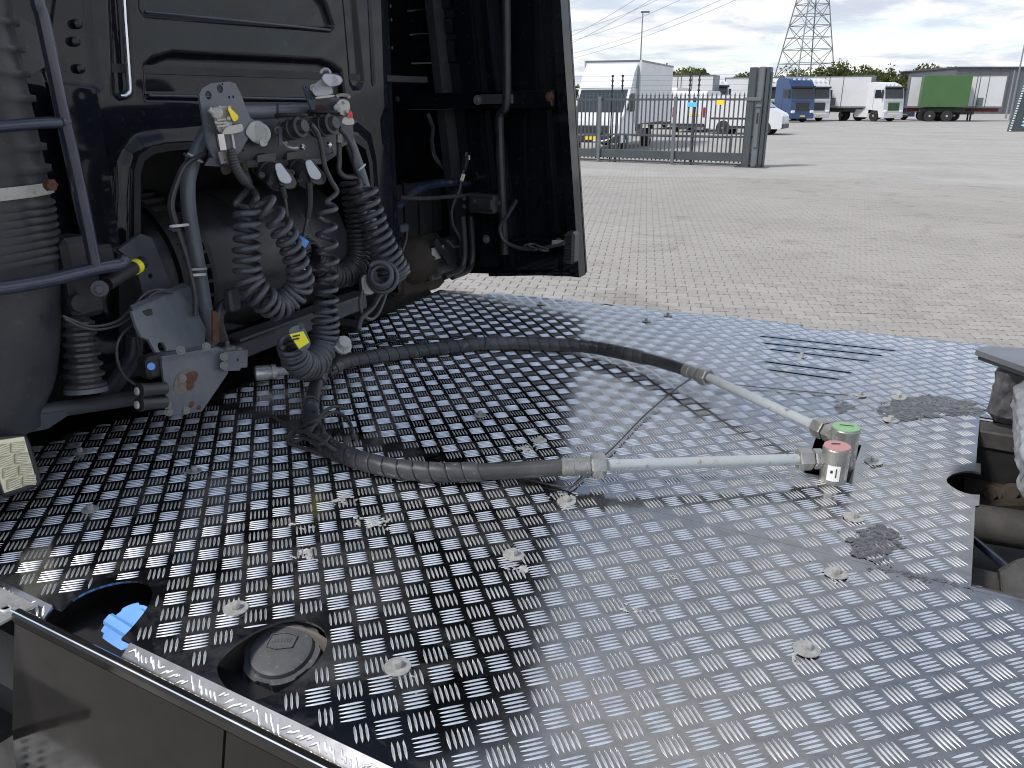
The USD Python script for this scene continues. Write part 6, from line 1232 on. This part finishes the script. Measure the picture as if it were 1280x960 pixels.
# --- trees beyond the yard
def tree(o, h, w, seed, label, mat):
    g = np.random.default_rng(seed); t = thing('tree', label, 'tree', o, 'trees beyond the yard')
    m = MB(); m.tube([o, o + EZ * h * .45 + g.normal(0, .1, 3), o + EZ * h * .8], [h * .03, h * .02, h * .006], 8)
    for k in range(6): a = g.uniform(0, 6.28); q = o + EZ * h * g.uniform(.3, .6); m.tube([q, q + V(math.cos(a) * w * .3, math.sin(a) * w * .3, h * .2)], [h * .012, h * .004], 6)
    part(t, 'trunk', m, M['bark']); cs = []
    n = 34
    for k in range(n): u_ = unit(g.normal(0, 1, 3)); cs.append((o + V(0, 0, h * .62) + u_ * V(w * .46, w * .46, h * .34) * g.uniform(.35, 1.0), g.uniform(.10, .22) * w))
    P_ = []
    for c, r in cs: d = g.normal(0, 1, (90, 3)); d /= np.linalg.norm(d, axis=1, keepdims=True); P_.append(c + d * r * g.uniform(.55, 1.08, (90, 1)) * [1, 1, .8])
    P_ = np.concatenate(P_); n = len(P_); sz = h * .030
    A = g.normal(0, 1, (n, 3)); A /= np.linalg.norm(A, axis=1, keepdims=True); B = np.cross(A, g.normal(0, 1, (n, 3))); B /= np.linalg.norm(B, axis=1, keepdims=True); s_ = sz * g.uniform(.6, 1.5, (n, 1))
    v = np.stack([P_ - A * s_, P_ + B * s_ * .6, P_ + A * s_, P_ - B * s_ * .6], 1).reshape(-1, 3); i = np.arange(n)[:, None] * 4
    part(t, 'crown', trimesh.Trimesh(v, np.concatenate([i + [0, 1, 2], i + [0, 2, 3]]), process=False), M[mat], smooth=False, kind='stuff')
def leafmat(name, c):
    return usdkit.material(stage, '/World/Looks/' + name, {'g': ('geometry', {}), 'n': ('noise_texture', {'scale': .5, 'detail': 4.0}), 'r': ('rgb_ramp', {'ramp': [(.3, tuple(np.array(c) * .6)), (.7, tuple(np.array(c) * 1.35))]}),
        'i': ('rgb_ramp', {'ramp': [(0, (.7, .7, .7)), (1, (1.25, 1.25, 1.15))]}), 'm': ('mix', {'mix_type': 'multiply', 'fac': 1.0}), 'd': ('diffuse_bsdf', {}), 't': ('translucent_bsdf', {}), 'x': ('mix_closure', {'fac': .35})},
        [('g.position', 'n.vector'), ('n.fac', 'r.fac'), ('g.random_per_island', 'i.fac'), ('r.color', 'm.color1'), ('i.color', 'm.color2'), ('m.color', 'd.color'), ('m.color', 't.color'), ('d.BSDF', 'x.closure1'), ('t.BSDF', 'x.closure2')], surface='x.closure')
M['leaf_a'] = leafmat('leaf_a', (.15, .175, .065)); M['leaf_b'] = leafmat('leaf_b', (.22, .235, .08)); M['leaf_c'] = leafmat('leaf_c', (.115, .14, .055)); M['bark'] = pbr('bark', (.06, .05, .04), .9)
tl_ = [(838, 84, 17, 'a', 'green tree top just right of the white box body'), (852, 86, 14, 'b', 'low light green tree above the white trailer roof'), (866, 82, 18, 'a', 'broad dark tree above the white trailer'), (875, 84, 7, 'c', 'thin dark tree at the end of the clump over the white trailer'), (926, 92, 18, 'a', 'round tree just left of the gate column'),
       (972, 100, 12, 'c', 'small dark tree just right of the gate column'), (992, 91, 26, 'b', 'yellow green tree at the foot of the pylon'), (1026, 84, 24, 'a', 'dark tree right of the pylon'), (1046, 82, 24, 'c', 'tall dark tree behind the long white trailer'), (1070, 84, 28, 'a', 'wide tree over the roof of the long white trailer'), (1095, 86, 26, 'c', 'dark tree behind the green grilled lorry'),
       (1124, 85, 26, 'a', 'tree behind the low blue lorry'), (1152, 84, 24, 'c', 'dark tree left of the grey hall'), (1176, 83, 18, 'a', 'tree just at the corner of the grey hall')]
for k, (px, pyt, wpx, mt, lab) in enumerate(tl_):
    o = gz(px, 139 + .5 * (k % 3)); d = np.hypot(*o[:2]); h = up_to(o, px, pyt); tree(o, h * 1.04, wpx * d / 1000 * 2.3, 100 + k, lab, 'leaf_' + mt)
m = MB()
far_ = [gz(x, 137.2) for x in range(560, 1500, 12)]; g_ = np.random.default_rng(4); vs = []
for o in far_:
    d = np.hypot(*o[:2]); n = 160; P_ = o + np.c_[g_.normal(0, 2.6, n), g_.normal(0, 2.6, n), g_.random(n) * g_.uniform(2.5, 4.5)]; A = g_.normal(0, 1, (n, 3)) * .5; B = g_.normal(0, 1, (n, 3)) * .5
    m.add(np.stack([P_ - A, P_ + B, P_ + A], 1).reshape(-1, 3), np.arange(n * 3).reshape(-1, 3))
solo('hedge', m, M['leaf_c'], 'low far hedge line along the back of the yard', 'hedge', kind='stuff', smooth=False)
